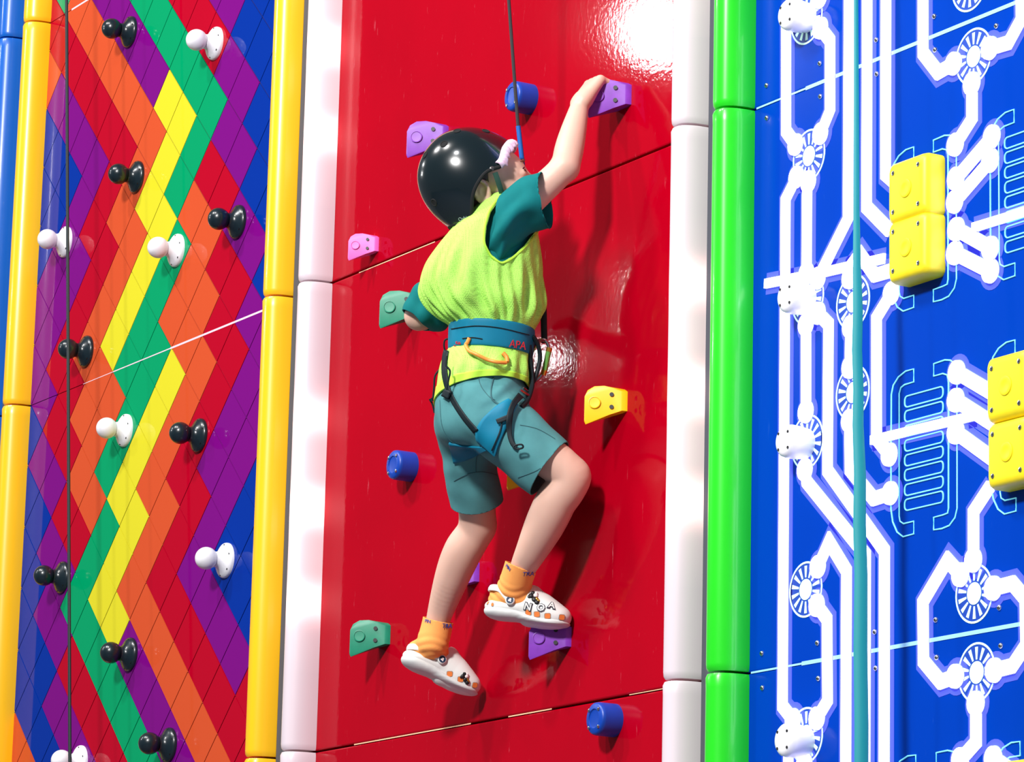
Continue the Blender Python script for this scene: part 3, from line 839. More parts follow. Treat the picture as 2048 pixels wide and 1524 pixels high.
def poly_sd(px, py, poly):
    """signed distance in pixels, negative inside"""
    P = np.array(poly, float); d = np.full(px.shape, 1e9); ins = np.zeros(px.shape, bool)
    for i in range(len(P)):
        a, b_ = P[i], P[(i+1) % len(P)]; e = b_-a
        t = np.clip(((px-a[0])*e[0] + (py-a[1])*e[1])/(e@e), 0, 1)
        d = np.minimum(d, np.hypot(px-a[0]-t*e[0], py-a[1]-t*e[1]))
        c = ((a[1] > py) != (b_[1] > py)) & (px < (b_[0]-a[0])*(py-a[1])/(b_[1]-a[1]+1e-12) + a[0])
        ins ^= c
    return np.where(ins, -d, d)

HB = np.array([0, -0.21, -0.978])       # horizontal direction towards the camera
def loft(rings, nu=96, sub=6, power=1.0, closed_top=False):
    """rings: (pxL, pyL, pxR, pyR, dz, half depth[, B vector]) -> grid surface in camera space; u = 0 right, 90 deg near"""
    C_, A_, B_ = [], [], []
    for r in rings:
        l, q = K(r[0], r[1], r[4]), K(r[2], r[3], r[4]); C_.append((l+q)/2); A_.append((q-l)/2)
        B_.append(np.array(r[6])*r[5] if len(r) > 6 else HB*r[5])
    C_, A_, B_ = catmull(C_, sub), catmull(A_, sub), catmull(B_, sub)
    t = np.linspace(0, 2*np.pi, nu, endpoint=False); cs = np.sign(np.cos(t))*np.abs(np.cos(t))**power; sn = np.sign(np.sin(t))*np.abs(np.sin(t))**power
    V = np.concatenate([c + np.outer(cs, a) + np.outer(sn, b_) for c, a, b_ in zip(C_, A_, B_)])
    n = len(C_); i = np.arange(n-1)[:, None]*nu; j = np.arange(nu)[None, :]; jj = (j+1) % nu
    f = np.stack([(i+j).ravel(), (i+jj).ravel(), (i+nu+jj).ravel(), (i+nu+j).ravel()], 1)
    U = np.tile(t, n); Wv = np.repeat(np.linspace(0, 1, n), nu)
    return V, f, U, Wv

def outward(V, f):
    N = vnormals(V, f); c = V.mean(0)
    return N if ((V-c)*N).sum() > 0 else -N

def hash_noise(P, sc, seed=0):
    """smooth pseudo-noise from a few sines"""
    rs = np.random.RandomState(seed); d = np.zeros(len(P))
    for k in range(7):
        w_ = rs.normal(size=3)*sc; d += np.sin(P@w_ + rs.uniform(0, 6.28))
    return d/7

def thick(o, t, offset=-1):
    md = o.modifiers.new('cloth_thickness', 'SOLIDIFY'); md.thickness = t; md.offset = offset
    return o

from mathutils.bvhtree import BVHTree
TREES = []
def add_tree(o):
    off = Vector((0, 0, 0)); q = o
    while q is not None: off += Vector(q.location); q = q.parent
    vs = [v.co + off for v in o.data.vertices]
    TREES.append(BVHTree.FromPolygons(vs, [tuple(p.vertices) for p in o.data.polygons]))
def hit(px, py, trees=None):
    r = Vector(ray(px, py)).normalized(); best = None
    for t in (trees or TREES):
        p, n, i, d = t.ray_cast(Vector(CAM), r)
        if p is not None and (best is None or d < best[2]):
            best = (p, n if n.dot(r) < 0 else -n, d)
    return best
def drape(name, path, half_px, material, parent, off=0.003, n=5, thickness=0.0022, trees=None, step=8):
    """webbing laid over the clothes along a pixel path: a strip with its own thickness"""
    P = catmull([np.array(p, float) for p in path], step); V = []; f = []; m_ = 5
    last = None; rows = []
    for i, p in enumerate(P):
        d = (P[min(i+1, len(P)-1)] - P[max(i-1, 0)]); d = d/np.linalg.norm(d); nn = np.array([-d[1], d[0]])
        hp = half_px if not callable(half_px) else half_px(i/(len(P)-1))
        row = []
        for k in range(m_):
            q = p + nn*hp*(k/(m_-1)*2-1); h_ = hit(q[0], q[1], trees)
            if h_ is None:
                if last is None: row.append(None); continue
                rr = ray(q[0], q[1]); rr = rr/np.linalg.norm(rr); row.append((Vector(CAM + rr*last[2]), last[1], last[2])); continue
            row.append(h_); last = h_
        rows.append(row)
    for row in rows:
        md = sorted(h_[2] for h_ in row if h_ is not None)
        med = md[len(md)//2] if md else ZREF
        for k, h_ in enumerate(row):
            if h_ is None: h_ = next((x for x in row if x is not None), last)
            V.append(tuple(h_[0] + h_[1]*off))
    # smooth along the strip
    A = np.array(V).reshape(len(P), m_, 3)
    for _ in range(3): A[1:-1] = (A[:-2] + 2*A[1:-1] + A[2:])/4
    V = A.reshape(-1, 3)
    for i in range(len(P)-1):
        for k in range(m_-1): f.append((i*m_+k, i*m_+k+1, (i+1)*m_+k+1, (i+1)*m_+k))
    o = fast_obj(name, V, np.array(f), material, parent)
    md = o.modifiers.new('webbing_thickness', 'SOLIDIFY'); md.thickness = thickness; md.offset = 0
    return o
def tube_px(name, pts, rad, material, parent, n=8, closed=False, step=5):
    P = catmull([toW(K(*p)) for p in pts], step, closed)
    b = MB(); b.tube([tuple(p) for p in P], rad, n, closed=closed)
    return b.build(name, material, parent, True)

# ------------------------------------------------------------------ the climber: materials
M_SKIN = mat('skin', (218, 176, 158), 0.5, sss=0.12, noise=0.05, nscale=14)
M_TEE = mat('teal_cotton', (8, 112, 114), 0.85, bump=(900, 0.15, 'noise'), noise=0.10, nscale=30, spec=0.2)
M_BIB = mat('lime_mesh_fabric', (184, 250, 108), 0.75, bump=(300, 0.55, 'voronoi'), noise=0.06, nscale=30, spec=0.2)
def mesh_holes(M, sc):
    nt = M.node_tree; N = nt.nodes; b = N['Principled BSDF']; tc = N.new('ShaderNodeTexCoord')
    v = N.new('ShaderNodeTexVoronoi'); v.inputs['Scale'].default_value = sc; v.inputs['Randomness'].default_value = 0.12
    nt.links.new(tc.outputs['Object'], v.inputs['Vector'])
    mr = N.new('ShaderNodeMapRange'); mr.inputs[1].default_value = 0.12; mr.inputs[2].default_value = 0.42; mr.inputs[3].default_value = 0.66; mr.inputs[4].default_value = 1.0
    mx = N.new('ShaderNodeMix'); mx.data_type = 'RGBA'; mx.blend_type = 'MULTIPLY'; mx.inputs['Factor'].default_value = 1.0
    nt.links.new(v.outputs['Distance'], mr.inputs[0]); nt.links.new(b.inputs['Base Color'].links[0].from_socket, mx.inputs['A']); nt.links.new(mr.outputs[0], mx.inputs['B'])
    nt.links.new(mx.outputs['Result'], b.inputs['Base Color'])
mesh_holes(M_BIB, 230)
M_BIBHEM = mat('lime_hem_tape', (186, 240, 76), 0.7, spec=0.2)
M_SHORT = mat('grey_teal_cotton', (80, 140, 144), 0.85, bump=(800, 0.12, 'noise'), noise=0.12, nscale=24, spec=0.2)
M_SOCK = mat('orange_knit', (255, 170, 92), 0.85, bump=(600, 0.2, 'noise'), spec=0.2)
M_HELM = mat('black_helmet_shell', (6, 22, 27), 0.20, coat=0.8)
M_FOAM = mat('black_helmet_foam', (10, 12, 14), 0.9)
M_NET = mat('pale_pink_net', (228, 196, 222), 0.8, noise=0.25, nscale=120)
M_HAIR = mat('short_dark_hair', (70, 62, 62), 0.6, noise=0.5, nscale=220)
M_BELT = mat('petrol_blue_harness', (0, 118, 150), 0.6, noise=0.06, nscale=20, spec=0.3)
M_WEB = mat('black_webbing', (9, 26, 32), 0.6, spec=0.3)
M_ORNG = mat('orange_cord_sleeve', (246, 150, 60), 0.45)
M_CLOG = mat('white_clog_foam', (228, 230, 226), 0.5, spec=0.35)
M_SOLE = mat('white_clog_sole', (214, 218, 216), 0.55, spec=0.3)
M_NAVY = mat('navy_badge', (18, 48, 78), 0.4)
M_PRINTR = mat('red_print', (214, 40, 48), 0.6)
M_PRINTB = mat('blue_print', (40, 70, 170), 0.7)
M_PRINTW = mat('pale_print', (240, 226, 224), 0.7)
M_EYE = mat('dark_eye', (20, 10, 10), 0.1)
M_EYEW = mat('eye_white', (225, 215, 215), 0.3)
M_BROW = mat('brown_brow', (110, 66, 52), 0.8)
M_SLEEVE = mat('blue_rope_sleeve', (0, 92, 176), 0.5)
M_GOLD = mat('gold_metal', (205, 150, 60), 0.3, metal=0.9)
M_LIMEMET = mat('green_metal_sleeve', (120, 190, 90), 0.3, metal=0.5)
M_REDMET = mat('dark_red_metal', (120, 30, 40), 0.3, metal=0.7)

base = toW(K(1040, 1330, 0.1))
kid = empty('person', tuple(base))
tag(kid, 'child climbing the red wall in a black helmet, lime bib and grey-teal shorts', 'person')

# ------------------------------------------------------------------ body: one continuous skin
def unit(v): v = np.array(v, float); return v/np.linalg.norm(v)
lo = np.minimum(K(785, 130, -0.26), K(785, 130, 0.5)); hi = np.maximum(K(1250, 1420, -0.26), K(1250, 1420, 0.5))
body = Field((lo[0], lo[1], ZREF - 0.22), (hi[0], hi[1], ZREF + 0.46), 0.0026)
HF = unit((0.93, -0.32, -0.03)); HS = np.array([0.22, 0.0, -1.0]); HS = unit(HS - HF*(HS@HF)); HU = unit(np.cross(HS, HF))
if HU[1] > 0: HU = -HU
HO = K(972, 352, 0.045)
def H(f_, s_, u_): return HO + HF*f_ + HS*s_ + HU*u_
E3 = (HF, HS, HU)
# torso
body.ell(K(965, 800, 0.03), (np.array([1., 0, 0]), np.array([0, 1., 0]), np.array([0, 0, 1.])), (0.072, 0.060, 0.080), 0)
body.cone(K(985, 690, 0.03), K(968, 780, 0.03), 0.068, 0.068, 0.03)
body.cone(K(975, 520, 0.04), K(985, 690, 0.03), 0.09, 0.072, 0.03)
body.cone(K(1010, 452, 0.0), K(915, 520, 0.12), 0.045, 0.045, 0.04)
# neck and head
body.cone(K(972, 455, 0.05), H(-0.012, 0, -0.065), 0.042, 0.042, 0.02)
body.ell(H(-0.012, 0, 0.012), E3, (0.092, 0.073, 0.086), 0.02)
body.ell(H(0.035, 0, -0.040), E3, (0.056, 0.057, 0.066), 0.02)
body.ell(H(0.060, 0, -0.012), E3, (0.034, 0.050, 0.040), 0.015)       # brow
body.cone(H(0.055, 0, -0.096), H(0.066, 0, -0.094), 0.022, 0.018, 0.02)   # chin
for sg in (-1, 1):
    body.ell(H(0.062, sg*0.030, -0.056), E3, (0.028, 0.024, 0.026), 0.012)  # cheek
    body.ell(H(0.095, sg*0.029, -0.020), E3, (0.010, 0.015, 0.009), 0, 'cut')   # eye socket
    body.ell(H(0.082, sg*0.029, -0.021), E3, (0.012, 0.014, 0.012), 0.004)   # lids
    # ear: rim, lobe and bowl
    body.ell(H(-0.020, sg*0.072, -0.030), E3, (0.018, 0.007, 0.028), 0.006)
    ring = [H(-0.020 + 0.017*math.cos(a), sg*(0.078 + 0.004*math.sin(a)), -0.030 + 0.027*math.sin(a)) for a in np.linspace(0, 2*np.pi, 15)]
    for a, b_ in zip(ring[:-1], ring[1:]): body.cone(a, b_, 0.0040, 0.0040, 0.003)
    body.ell(H(-0.016, sg*0.080, -0.034), E3, (0.008, 0.005, 0.013), 0, 'cut')
    body.cone(H(-0.006, sg*0.076, -0.034), H(-0.008, sg*0.076, -0.040), 0.004, 0.004, 0.003)
body.cone(H(0.088, 0, -0.022), H(0.106, 0, -0.050), 0.006, 0.0095, 0.010)     # nose
for sg in (-1, 1): body.ell(H(0.096, sg*0.010, -0.054), E3, (0.010, 0.007, 0.007), 0.004)
for du, rr in ((-0.072, 0.0065), (-0.080, 0.0070)): body.cone(H(0.086, -0.016, du), H(0.086, 0.016, du), rr, rr, 0.004)
# right arm and hand
body.chain([(K(1025, 430, -0.03), 0.040), (K(1095, 368, -0.03), 0.0345), (K(1128, 336, -0.022), 0.0335)], 0.015)
body.chain([(K(1131, 334, -0.020), 0.0335), (K(1138, 300, 0.005), 0.0345), (K(1147, 262, 0.032), 0.0305), (K(1161, 206, 0.075), 0.0205)], 0.010)
WR = K(1161, 206, 0.075); KN = K(1189, 166, 0.122)
for k in range(5):
    lat = AX*(-0.026 + 0.013*k)
    body.cone(WR + lat*0.55, KN + lat, 0.017, 0.0125, 0.008)
body.cone(K(1168, 198, 0.082), K(1181, 184, 0.105), 0.021, 0.016, 0.012)
for k, (L1, L2, rr) in enumerate(((0.026, 0.020, 0.0082), (0.029, 0.022, 0.0084), (0.027, 0.021, 0.0082), (0.022, 0.017, 0.0074))):
    lat = AX*(-0.027 + 0.018*k)
    b0 = KN + lat + np.array([0, -0.004, 0]); b1 = b0 + AY*L1 + AZ*(0.001 - 0.002*k); b2 = b1 + AY*L2*0.9 - AZ*L2*0.30; b3 = b2 + AY*0.008 - AZ*0.013
    body.cone(b0, b1, rr*1.12, rr, 0.004); body.cone(b1, b2, rr, rr*0.92, 0.002); body.cone(b2, b3, rr*0.92, rr*0.8, 0.002)
t0 = WR + (KN-WR)*0.35 - AX*0.022; t1 = t0 - AX*0.014 + AY*0.022 - AZ*0.012; t2 = t1 + AY*0.024 - AZ*0.012
body.cone(t0, t1, 0.012, 0.0095, 0.006); body.cone(t1, t2, 0.0095, 0.0078, 0.003)
# left arm (elbow out to the left, forearm reaching behind the body to the wall)
body.cone(K(905, 535, 0.13), K(838, 632, 0.19), 0.042, 0.033, 0.02)
body.cone(K(838, 632, 0.19), K(935, 632, 0.27), 0.032, 0.022, 0.014)
body.cone(K(935, 632, 0.27), K(975, 625, 0.30), 0.022, 0.020, 0.01)
for k in range(4):
    b0 = K(975, 622, 0.30) + AX*(-0.026 + 0.0175*k); b1 = b0 + AY*0.030 + AZ*0.006; b2 = b1 + AY*0.018 - AZ*0.016
    body.cone(K(958, 628, 0.285), b0, 0.018, 0.010, 0.006); body.cone(b0, b1, 0.0088, 0.0082, 0.004); body.cone(b1, b2, 0.0082, 0.0072, 0.002)
b0 = K(962, 632, 0.285) + AX*0.024; body.cone(b0, b0 + AY*0.03 - AZ*0.02, 0.011, 0.008, 0.006)
# legs and feet
RL = [(995, 838, -0.04, 0.052), (1062, 889, -0.07, 0.050), (1136, 952, -0.085, 0.0465), (1110, 1006, -0.076, 0.0485), (1089, 1050, -0.058, 0.0465), (1064, 1100, -0.035, 0.0375), (1046, 1136, -0.010, 0.0305), (1030, 1180, 0.012, 0.024)]
LL = [(940, 850, 0.09, 0.050), (950, 930, 0.13, 0.047), (954, 1005, 0.165, 0.0455), (951, 1058, 0.19, 0.0435), (926, 1102, 0.21, 0.0465), (905, 1152, 0.235, 0.0425), (879, 1230, 0.27, 0.0305), (868, 1280, 0.265, 0.024)]
for leg in (RL, LL):
    body.chain([(K(*a[:3]), a[3]) for a in leg], 0.010)
body.ell(K(1152, 952, -0.08), (unit((0.8, 0.2, 0)), unit((-0.2, 0.8, 0)), (0, 0, 1)), (0.032, 0.034, 0.034), 0.02)   # right kneecap
body.ell(K(962, 1052, 0.19), ((1, 0, 0), (0, 1, 0), (0, 0, 1)), (0.034, 0.034, 0.036), 0.02)
TH = math.radians(20)
PS, PT = math.radians(38), math.radians(7)
r0 = AY*math.cos(PS) + AX*math.sin(PS); RF = (unit(r0*math.cos(PT) - AZ*math.sin(PT)), unit(AX*math.cos(PS) - AY*math.sin(PS)), unit(AZ*math.cos(PT) + r0*math.sin(PT)))
PL = math.radians(14); l0 = AY*math.cos(PL) + AX*math.sin(PL); LFf = unit(l0*math.cos(TH) - AZ*math.sin(TH)); LF = (LFf, unit(AX*math.cos(PL) - AY*math.sin(PL)), unit(AZ*math.cos(TH) + l0*math.sin(TH)))
RO = K(994, 1240, 0.025); LO = K(823, 1340, 0.275)       # heel centre on each sole
for (f_, s_, u_), o_ in ((RF, RO), (LF, LO)):
    body.cone(o_ + f_*0.04 + u_*0.046, o_ + f_*0.13 + u_*0.024, 0.018, 0.013, 0.015)
V, f = body.mesh(); V = relax(V, f, 40)
o = fast_obj('body', toW(V), f, M_SKIN, kid); del body; add_tree(o)
BODY_T = TREES[-1]

# face and hair
def ball(name, c, r, material, parent):
    prof = [(r*math.sin(math.pi*k/12)+1e-5, -r*math.cos(math.pi*k/12)) for k in range(13)]
    b = MB(); b.lathe(prof, tuple(toW(c)), 20); return b.build(name, material, parent, True)
for sg in (1, -1):
    e = ball('eye', H(0.0815, sg*0.029, -0.0205), 0.0118, M_EYEW, kid)
    q = ball('iris', H(0.0862, sg*0.0305, -0.0195), 0.0082, M_EYE, e)
    P = [toW(H(0.0925 - 0.55*abs(x)**1.5*3, sg*(0.029 + x), -0.0095 - abs(x)*0.10)) for x in np.linspace(-0.013, 0.016, 8)]
    b = MB(); b.tube([tuple(p) for p in P], 0.0016, 6); b.build('eyelid_lashes', M_EYE, kid, True)
    P = [toW(H(0.097 - 0.10*k - abs(k)*0.25, sg*(0.028 + k), 0.006 + 0.12*k - 4.5*k*k)) for k in np.linspace(-0.016, 0.024, 9)]
    b = MB(); b.tube([tuple(p) for p in P], [0.002, 0.003, 0.0033, 0.0034, 0.0034, 0.003, 0.0027, 0.0022, 0.0014], 6); b.build('eyebrow', M_BROW, kid, True)
hr = Field(H(-0.2, 0, 0) - 0.3, H(0, 0, 0) + 0.3, 0.004)
hr.ell(H(-0.018, 0, 0.012), E3, (0.0955, 0.078, 0.090), 0); hr.ell(H(-0.040, 0, -0.035), E3, (0.062, 0.071, 0.050), 0.02)
hr.ell(H(0.0, 0.0, -0.082), E3, (0.075, 0.2, 0.05), 0, 'cut'); hr.ell(H(0.082, 0, -0.03), E3, (0.085, 0.2, 0.10), 0, 'cut')
hr.ell(H(-0.014, 0.078, -0.032), E3, (0.020, 0.03, 0.030), 0, 'cut')
V, f = hr.mesh(); o = fast_obj('hair', toW(V), f, M_HAIR, kid)

# ------------------------------------------------------------------ clothes
# bib
rings = [(968, 402, 1028, 388, 0.035, 0.052), (948, 417, 1040, 398, 0.035, 0.072), (915, 449, 1062, 428, 0.035, 0.100), (893, 473, 1073, 456, 0.035, 0.114), (871, 506, 1080, 494, 0.035, 0.120),
         (852, 540, 1085, 535, 0.035, 0.122), (842, 575, 1087, 580, 0.035, 0.120), (852, 608, 1086, 614, 0.03, 0.112), (878, 634, 1079, 640, 0.03, 0.100), (899, 654, 1067, 667, 0.03, 0.088),
         (900, 690, 1064, 703, 0.03, 0.086), (887, 716, 1062, 728, 0.025, 0.092), (877, 757, 1063, 756, 0.02, 0.102, (0, -0.33, -0.95)), (868, 806, 1060, 781, 0.02, 0.108, (0, -0.44, -0.90))]
V, f, U, T = loft(rings, 220, 12)
px, py = proj(toW(V)); N = outward(V, f)
# folds gathered at the belt, fading towards the shoulders
env = np.exp(-((py-630)/85.0)**2)*np.clip((652-py)/34, 0, 1) + 0.35*np.exp(-((py-520)/70.0)**2)
fold = np.sin(U*26 + (py-650)*0.020 + 1.4*np.sin(U*5)) * 0.0045 + np.sin(U*14 - (py-600)*0.03)*0.0040
dia = np.sin((px*0.80 + py*0.42)*0.085 + 0.8*np.sin(py*0.03))*0.0036*np.exp(-((py-560)/90.0)**2)*np.clip((650-py)/30, 0, 1)
low = np.exp(-((py-735)/30.0)**2)*np.sin(U*15 + 0.6)*0.0035
V = V + N*(fold*env + dia + low)[:, None]
arm = [(1016, 384), (996, 402), (981, 424), (973, 452), (970, 485), (982, 509), (1003, 525), (1024, 514), (1048, 492), (1072, 462), (1090, 436), (1100, 380)]
px, py = proj(toW(V)); near = np.sin(U) > -0.1
s_ = np.where(near, -poly_sd(px, py, arm), -50.0)
Vb, fb = clip_mesh(V, f, s_)
bib = fast_obj('bib', toW(Vb), fb, M_BIB, kid); thick(bib, 0.0025)
hem_c = [i for i in range(len(T)) if abs(T[i] - 1) < 1e-6]
P = [toW(V[i] + N[i]*0.0008) for i in hem_c]
hb = MB(); band = []
lv = sorted(set(np.round(T, 6)))[-8:]
rows = [np.where(np.abs(T - l) < 1e-5)[0] for l in lv]
vv = np.concatenate([toW(V[r] + N[r]*0.0016) for r in rows]); n_ = len(rows[0]); ff = []
for a in range(len(rows)-1):
    for j in range(n_): ff.append((a*n_+j, a*n_+(j+1) % n_, (a+1)*n_+(j+1) % n_, (a+1)*n_+j))
hem = fast_obj('hem_band', vv, np.array(ff), M_BIBHEM, bib); thick(hem, 0.0016)
# bound edge of the armhole
edge = []
for k in range(len(arm)-2):
    a, b_ = np.array(arm[k]), np.array(arm[k+1])
    for t in np.linspace(0, 1, 6, endpoint=False): edge.append(a + t*(b_-a))
bt = BVHTree.FromPolygons([Vector(p) for p in toW(Vb)], [tuple(map(int, q)) for q in fb])
C0 = (np.array(arm).mean(0))
pp = []
for e in edge:
    q = e - (C0-e)/np.linalg.norm(C0-e)*3.0; h_ = hit(q[0], q[1], [bt])
    if h_ is not None: pp.append(np.array(h_[0] + h_[1]*0.001))
pp = np.array(pp)
for _ in range(4): pp[1:-1] = (pp[:-2] + 2*pp[1:-1] + pp[2:])/4
b = MB(); b.tube([tuple(p) for p in pp], 0.0030, 6); eb = b.build('armhole_binding', M_BIBHEM, None, True); child(eb, bib)

# T-shirt: a body under the bib and two open sleeves, one mesh
tv, tf = [], []
def tee_add(V, f):
    n = sum(len(a) for a in tv); tv.append(V); tf.append(np.asarray(f) + n)
rings = [(985, 400, 1030, 392, 0.03, 0.055), (930, 455, 1050, 435, 0.03, 0.085), (905, 490, 1066, 480, 0.03, 0.098), (890, 530, 1072, 530, 0.03, 0.102), (885, 580, 1070, 585, 0.03, 0.10)]
V, f, U, T = loft(rings, 90, 6); tee_add(V, f)
rings = [(1003, 392, 975, 520, -0.035, 0.060), (1013, 381, 1000, 528, -0.045, 0.066), (1040, 365, 1022, 494, -0.048, 0.068), (1063, 354, 1056, 468, -0.05, 0.066), (1081, 346, 1093, 456, -0.052, 0.062, (-0.22, -0.12, -0.97)), (1083, 346, 1098, 456, -0.052, 0.061, (-0.24, -0.12, -0.97))]
V, f, U, T = loft(rings, 90, 8); N = outward(V, f); px, py = proj(toW(V))
V = V + N*((np.sin((px*0.75 + py)*0.10 + 1.1*np.sin(px*0.05))*0.0046 + np.sin((px - py*0.6)*0.07)*0.0034)*np.clip((1096-px)/40, 0.1, 1))[:, None]
tee_add(V, f)
rings = [(912, 520, 925, 600, 0.14, 0.062), (870, 555, 900, 620, 0.155, 0.062), (838, 568, 893, 650, 0.165, 0.060), (815, 600, 870, 663, 0.175, 0.056), (808, 622, 858, 664, 0.18, 0.052)]
V, f, U, T = loft(rings, 90, 8); N = outward(V, f); px, py = proj(toW(V))
V = V + N*((np.sin((px + py*0.5)*0.12)*0.0035 + np.sin((px*0.5 - py)*0.11)*0.002))[:, None]
tee_add(V, f)
tee = fast_obj('t_shirt', toW(np.concatenate(tv)), np.concatenate(tf), M_TEE, kid); thick(tee, 0.0022)

# shorts
sh = Field(K(850, 735, 0.0) - np.array([0, 0, 0.24]), K(1180, 1040, 0.0) + np.array([0.01, 0.02, 0.32]), 0.0034)
I3 = ((1, 0, 0), (0, 1, 0), (0, 0, 1))
sh.ell(K(966, 795, 0.025), I3, (0.108, 0.075, 0.115), 0)
sh.ell(K(918, 842, 0.03), I3, (0.060, 0.062, 0.100), 0.03)                 # seat
sh.cone(K(972, 735, 0.03), K(966, 790, 0.025), 0.090, 0.098, 0.02)
sh.cone(K(985, 838, -0.035), K(1128, 966, -0.085), 0.082, 0.072, 0.03)
sh.cone(K(930, 850, 0.095), K(957, 1035, 0.18), 0.070, 0.0615, 0.03)
V, f = sh.mesh(); del sh; V = relax(V, f, 4)
N = outward(V, f); px, py = proj(toW(V))
fo = np.sin((px*0.9 + py*0.3)*0.11 + 1.5*np.sin(py*0.035))*0.0026*np.exp(-((px-990)/50.0)**2 - ((py-800)/60.0)**2)
fo += np.sin((px*0.55 - py*0.85)*0.085 + np.sin(px*0.04))*0.0026*np.exp(-((py-880)/90.0)**2)
fo += hash_noise(V, 42.0, 3)*0.0036
fo += np.sin((px*0.45 + py*0.9)*0.16 + 1.2*np.sin(px*0.05))*0.0030*np.exp(-((px-1000)/38.0)**2 - ((py-790)/34.0)**2)
fo += np.sin((px*0.2 - py)*0.13)*0.0026*np.exp(-((px-935)/50.0)**2 - ((py-930)/45.0)**2)
V = V + N*fo[:, None]
def plane_s(V, p, d): return (V - p) @ unit(d)
s1 = np.where(px > 1000, plane_s(V, K(1096, 939, -0.08), K(1128, 966, -0.085) - K(985, 838, -0.035) + np.array([0.015, -0.02, 0])), -1.0)
zl = V[:, 2] - ZREF
isl = (py > 925) & (zl > 0.02) & ~((px > 1010) & (zl < 0.06))
s2 = np.where((zl > 0.045) & (py > 940), plane_s(V, K(956, 1001, 0.17), unit(K(957, 1035, 0.18) - K(930, 850, 0.095)) + np.array([0.0, 0.10, 0.16])), -1.0)
s3 = plane_s(V, K(970, 748, 0.02), (0.08, -1, 0.2))
s_ = np.maximum(np.maximum(s1, s2), s3)
V, f = clip_mesh(V, f, s_)
shorts = fast_obj('shorts', toW(V), f, M_SHORT, kid); thick(shorts, 0.0026)
add_tree(bib); add_tree(shorts); add_tree(tee)
CL = TREES[-3:]

# stitched hems and seams of the shorts
def seam(path, rad=0.0009, off=0.0006, name='seam', parent=shorts, material=None, trees=None, step=6):
    P = []
    for p in catmull([np.array(q, float) for q in path], step):
        h_ = hit(p[0], p[1], trees or [CL[1]])
        if h_ is not None: P.append(np.array(h_[0] + h_[1]*off))
    if len(P) < 3: return
    b = MB(); b.tube([tuple(p) for p in P], rad, 5); o = b.build(name, material or mat('seam_thread', (52, 98, 104), 0.8), None, True)
    child(o, parent); return o
seam([(1131, 896), (1108, 918), (1075, 940), (1036, 955)]); seam([(960, 700+0), (958, 760), (975, 790), (990, 800)]); seam([(908, 962), (935, 948), (965, 944), (995, 950)])
seam([(1040, 850), (1075, 858), (1110, 878)]); seam([(880, 800), (884, 850), (900, 880), (925, 892), (950, 893)]); seam([(955, 905), (952, 925), (952, 945)])
seam([(987, 755), (982, 780), (985, 800), (1005, 812)], 0.0022)

# harness ----------------------------------------------------------------
rings = [(899, 648, 1068, 661, 0.03, 0.090), (897, 652, 1070, 665, 0.03, 0.0935), (896, 675, 1069, 690, 0.03, 0.094), (896, 698, 1066, 712, 0.03, 0.0935), (898, 702, 1064, 715, 0.03, 0.090)]
V, f, U, T = loft(rings, 120, 4)
belt = fast_obj('harness_belt', toW(V), f, M_BELT, kid); thick(belt, 0.005)
add_tree(belt); BT = TREES[-1]
def part_of(o, parent):
    """re-hang a part built under the person on one of the person's parts"""
    return o
part_of(seam([(903, 658), (950, 652), (1000, 656), (1058, 670)], 0.0012, 0.001, 'belt_piping', belt, M_WEB, [BT]), belt)
part_of(seam([(906, 695), (950, 700), (1000, 705), (1056, 712)], 0.0010, 0.001, 'belt_piping', belt, M_WEB, [BT]), belt)
part_of(seam([(925, 677), (945, 675), (965, 678)], 0.0012, 0.001, 'pocket_slit', belt, M_WEB, [BT]), belt)
# leg loops laid over the shorts
def pad_patch(name, top, bottom, material, off, n=16):
    """quilted pad between two pixel curves, following the cloth"""
    A_ = catmull([np.array(p, float) for p in top], n); B_ = catmull([np.array(p, float) for p in bottom], n); m_ = 9; V = []; f = []
    L = len(A_); last = None
    for a, b_ in zip(A_, B_):
        for k in range(m_):
            q = a + (b_-a)*k/(m_-1); h_ = hit(q[0], q[1], [CL[1]]) or last
            last = h_; V.append(tuple(h_[0] + h_[1]*off))
    A = np.array(V).reshape(L, m_, 3)
    for _ in range(2): A[1:-1] = (A[:-2] + 2*A[1:-1] + A[2:])/4
    for i in range(L-1):
        for k in range(m_-1): f.append((i*m_+k, i*m_+k+1, (i+1)*m_+k+1, (i+1)*m_+k))
    o = fast_obj(name, A.reshape(-1, 3), np.array(f), material, kid)
    md = o.modifiers.new('pad_thickness', 'SOLIDIFY'); md.thickness = 0.005; md.offset = 0.6
    return o
rp = pad_patch('leg_loop', [(1016, 800), (992, 815), (965, 838), (954, 860), (956, 880), (975, 898), (990, 910)], [(1034, 812), (1026, 828), (1018, 846), (1010, 862), (1003, 878), (997, 893), (992, 910)], M_BELT, 0.005)
lp = pad_patch('leg_loop', [(899, 884), (925, 890), (950, 892), (968, 893)], [(909, 926), (935, 918), (955, 909), (975, 900)], M_BELT, 0.004)
add_tree(rp)
ALL = TREES[:]
drape('leg_loop_edge', [(1005, 842), (1001, 862), (994, 880), (985, 900)], 1.2, M_WEB, kid, 0.004, trees=[TREES[-1]])
sq = drape('leg_loop_label', [(995, 844), (1008, 839), (1018, 835)], 5, M_WEB, kid, 0.008)
st = drape('rear_strap', [(894, 702), (890, 735), (896, 775), (910, 805), (930, 835), (953, 862)], 5.0, M_WEB, kid, 0.003)
bu = drape('strap_buckle', [(892, 786), (904, 792)], 8, M_WEB, kid, 0.007, thickness=0.006)
drape('rear_strap', [(1036, 795), (1023, 812), (1018, 838), (1019, 868), (1027, 888), (1036, 895)], lambda t: 6.5 - 3.0*t, M_WEB, kid, 0.010)
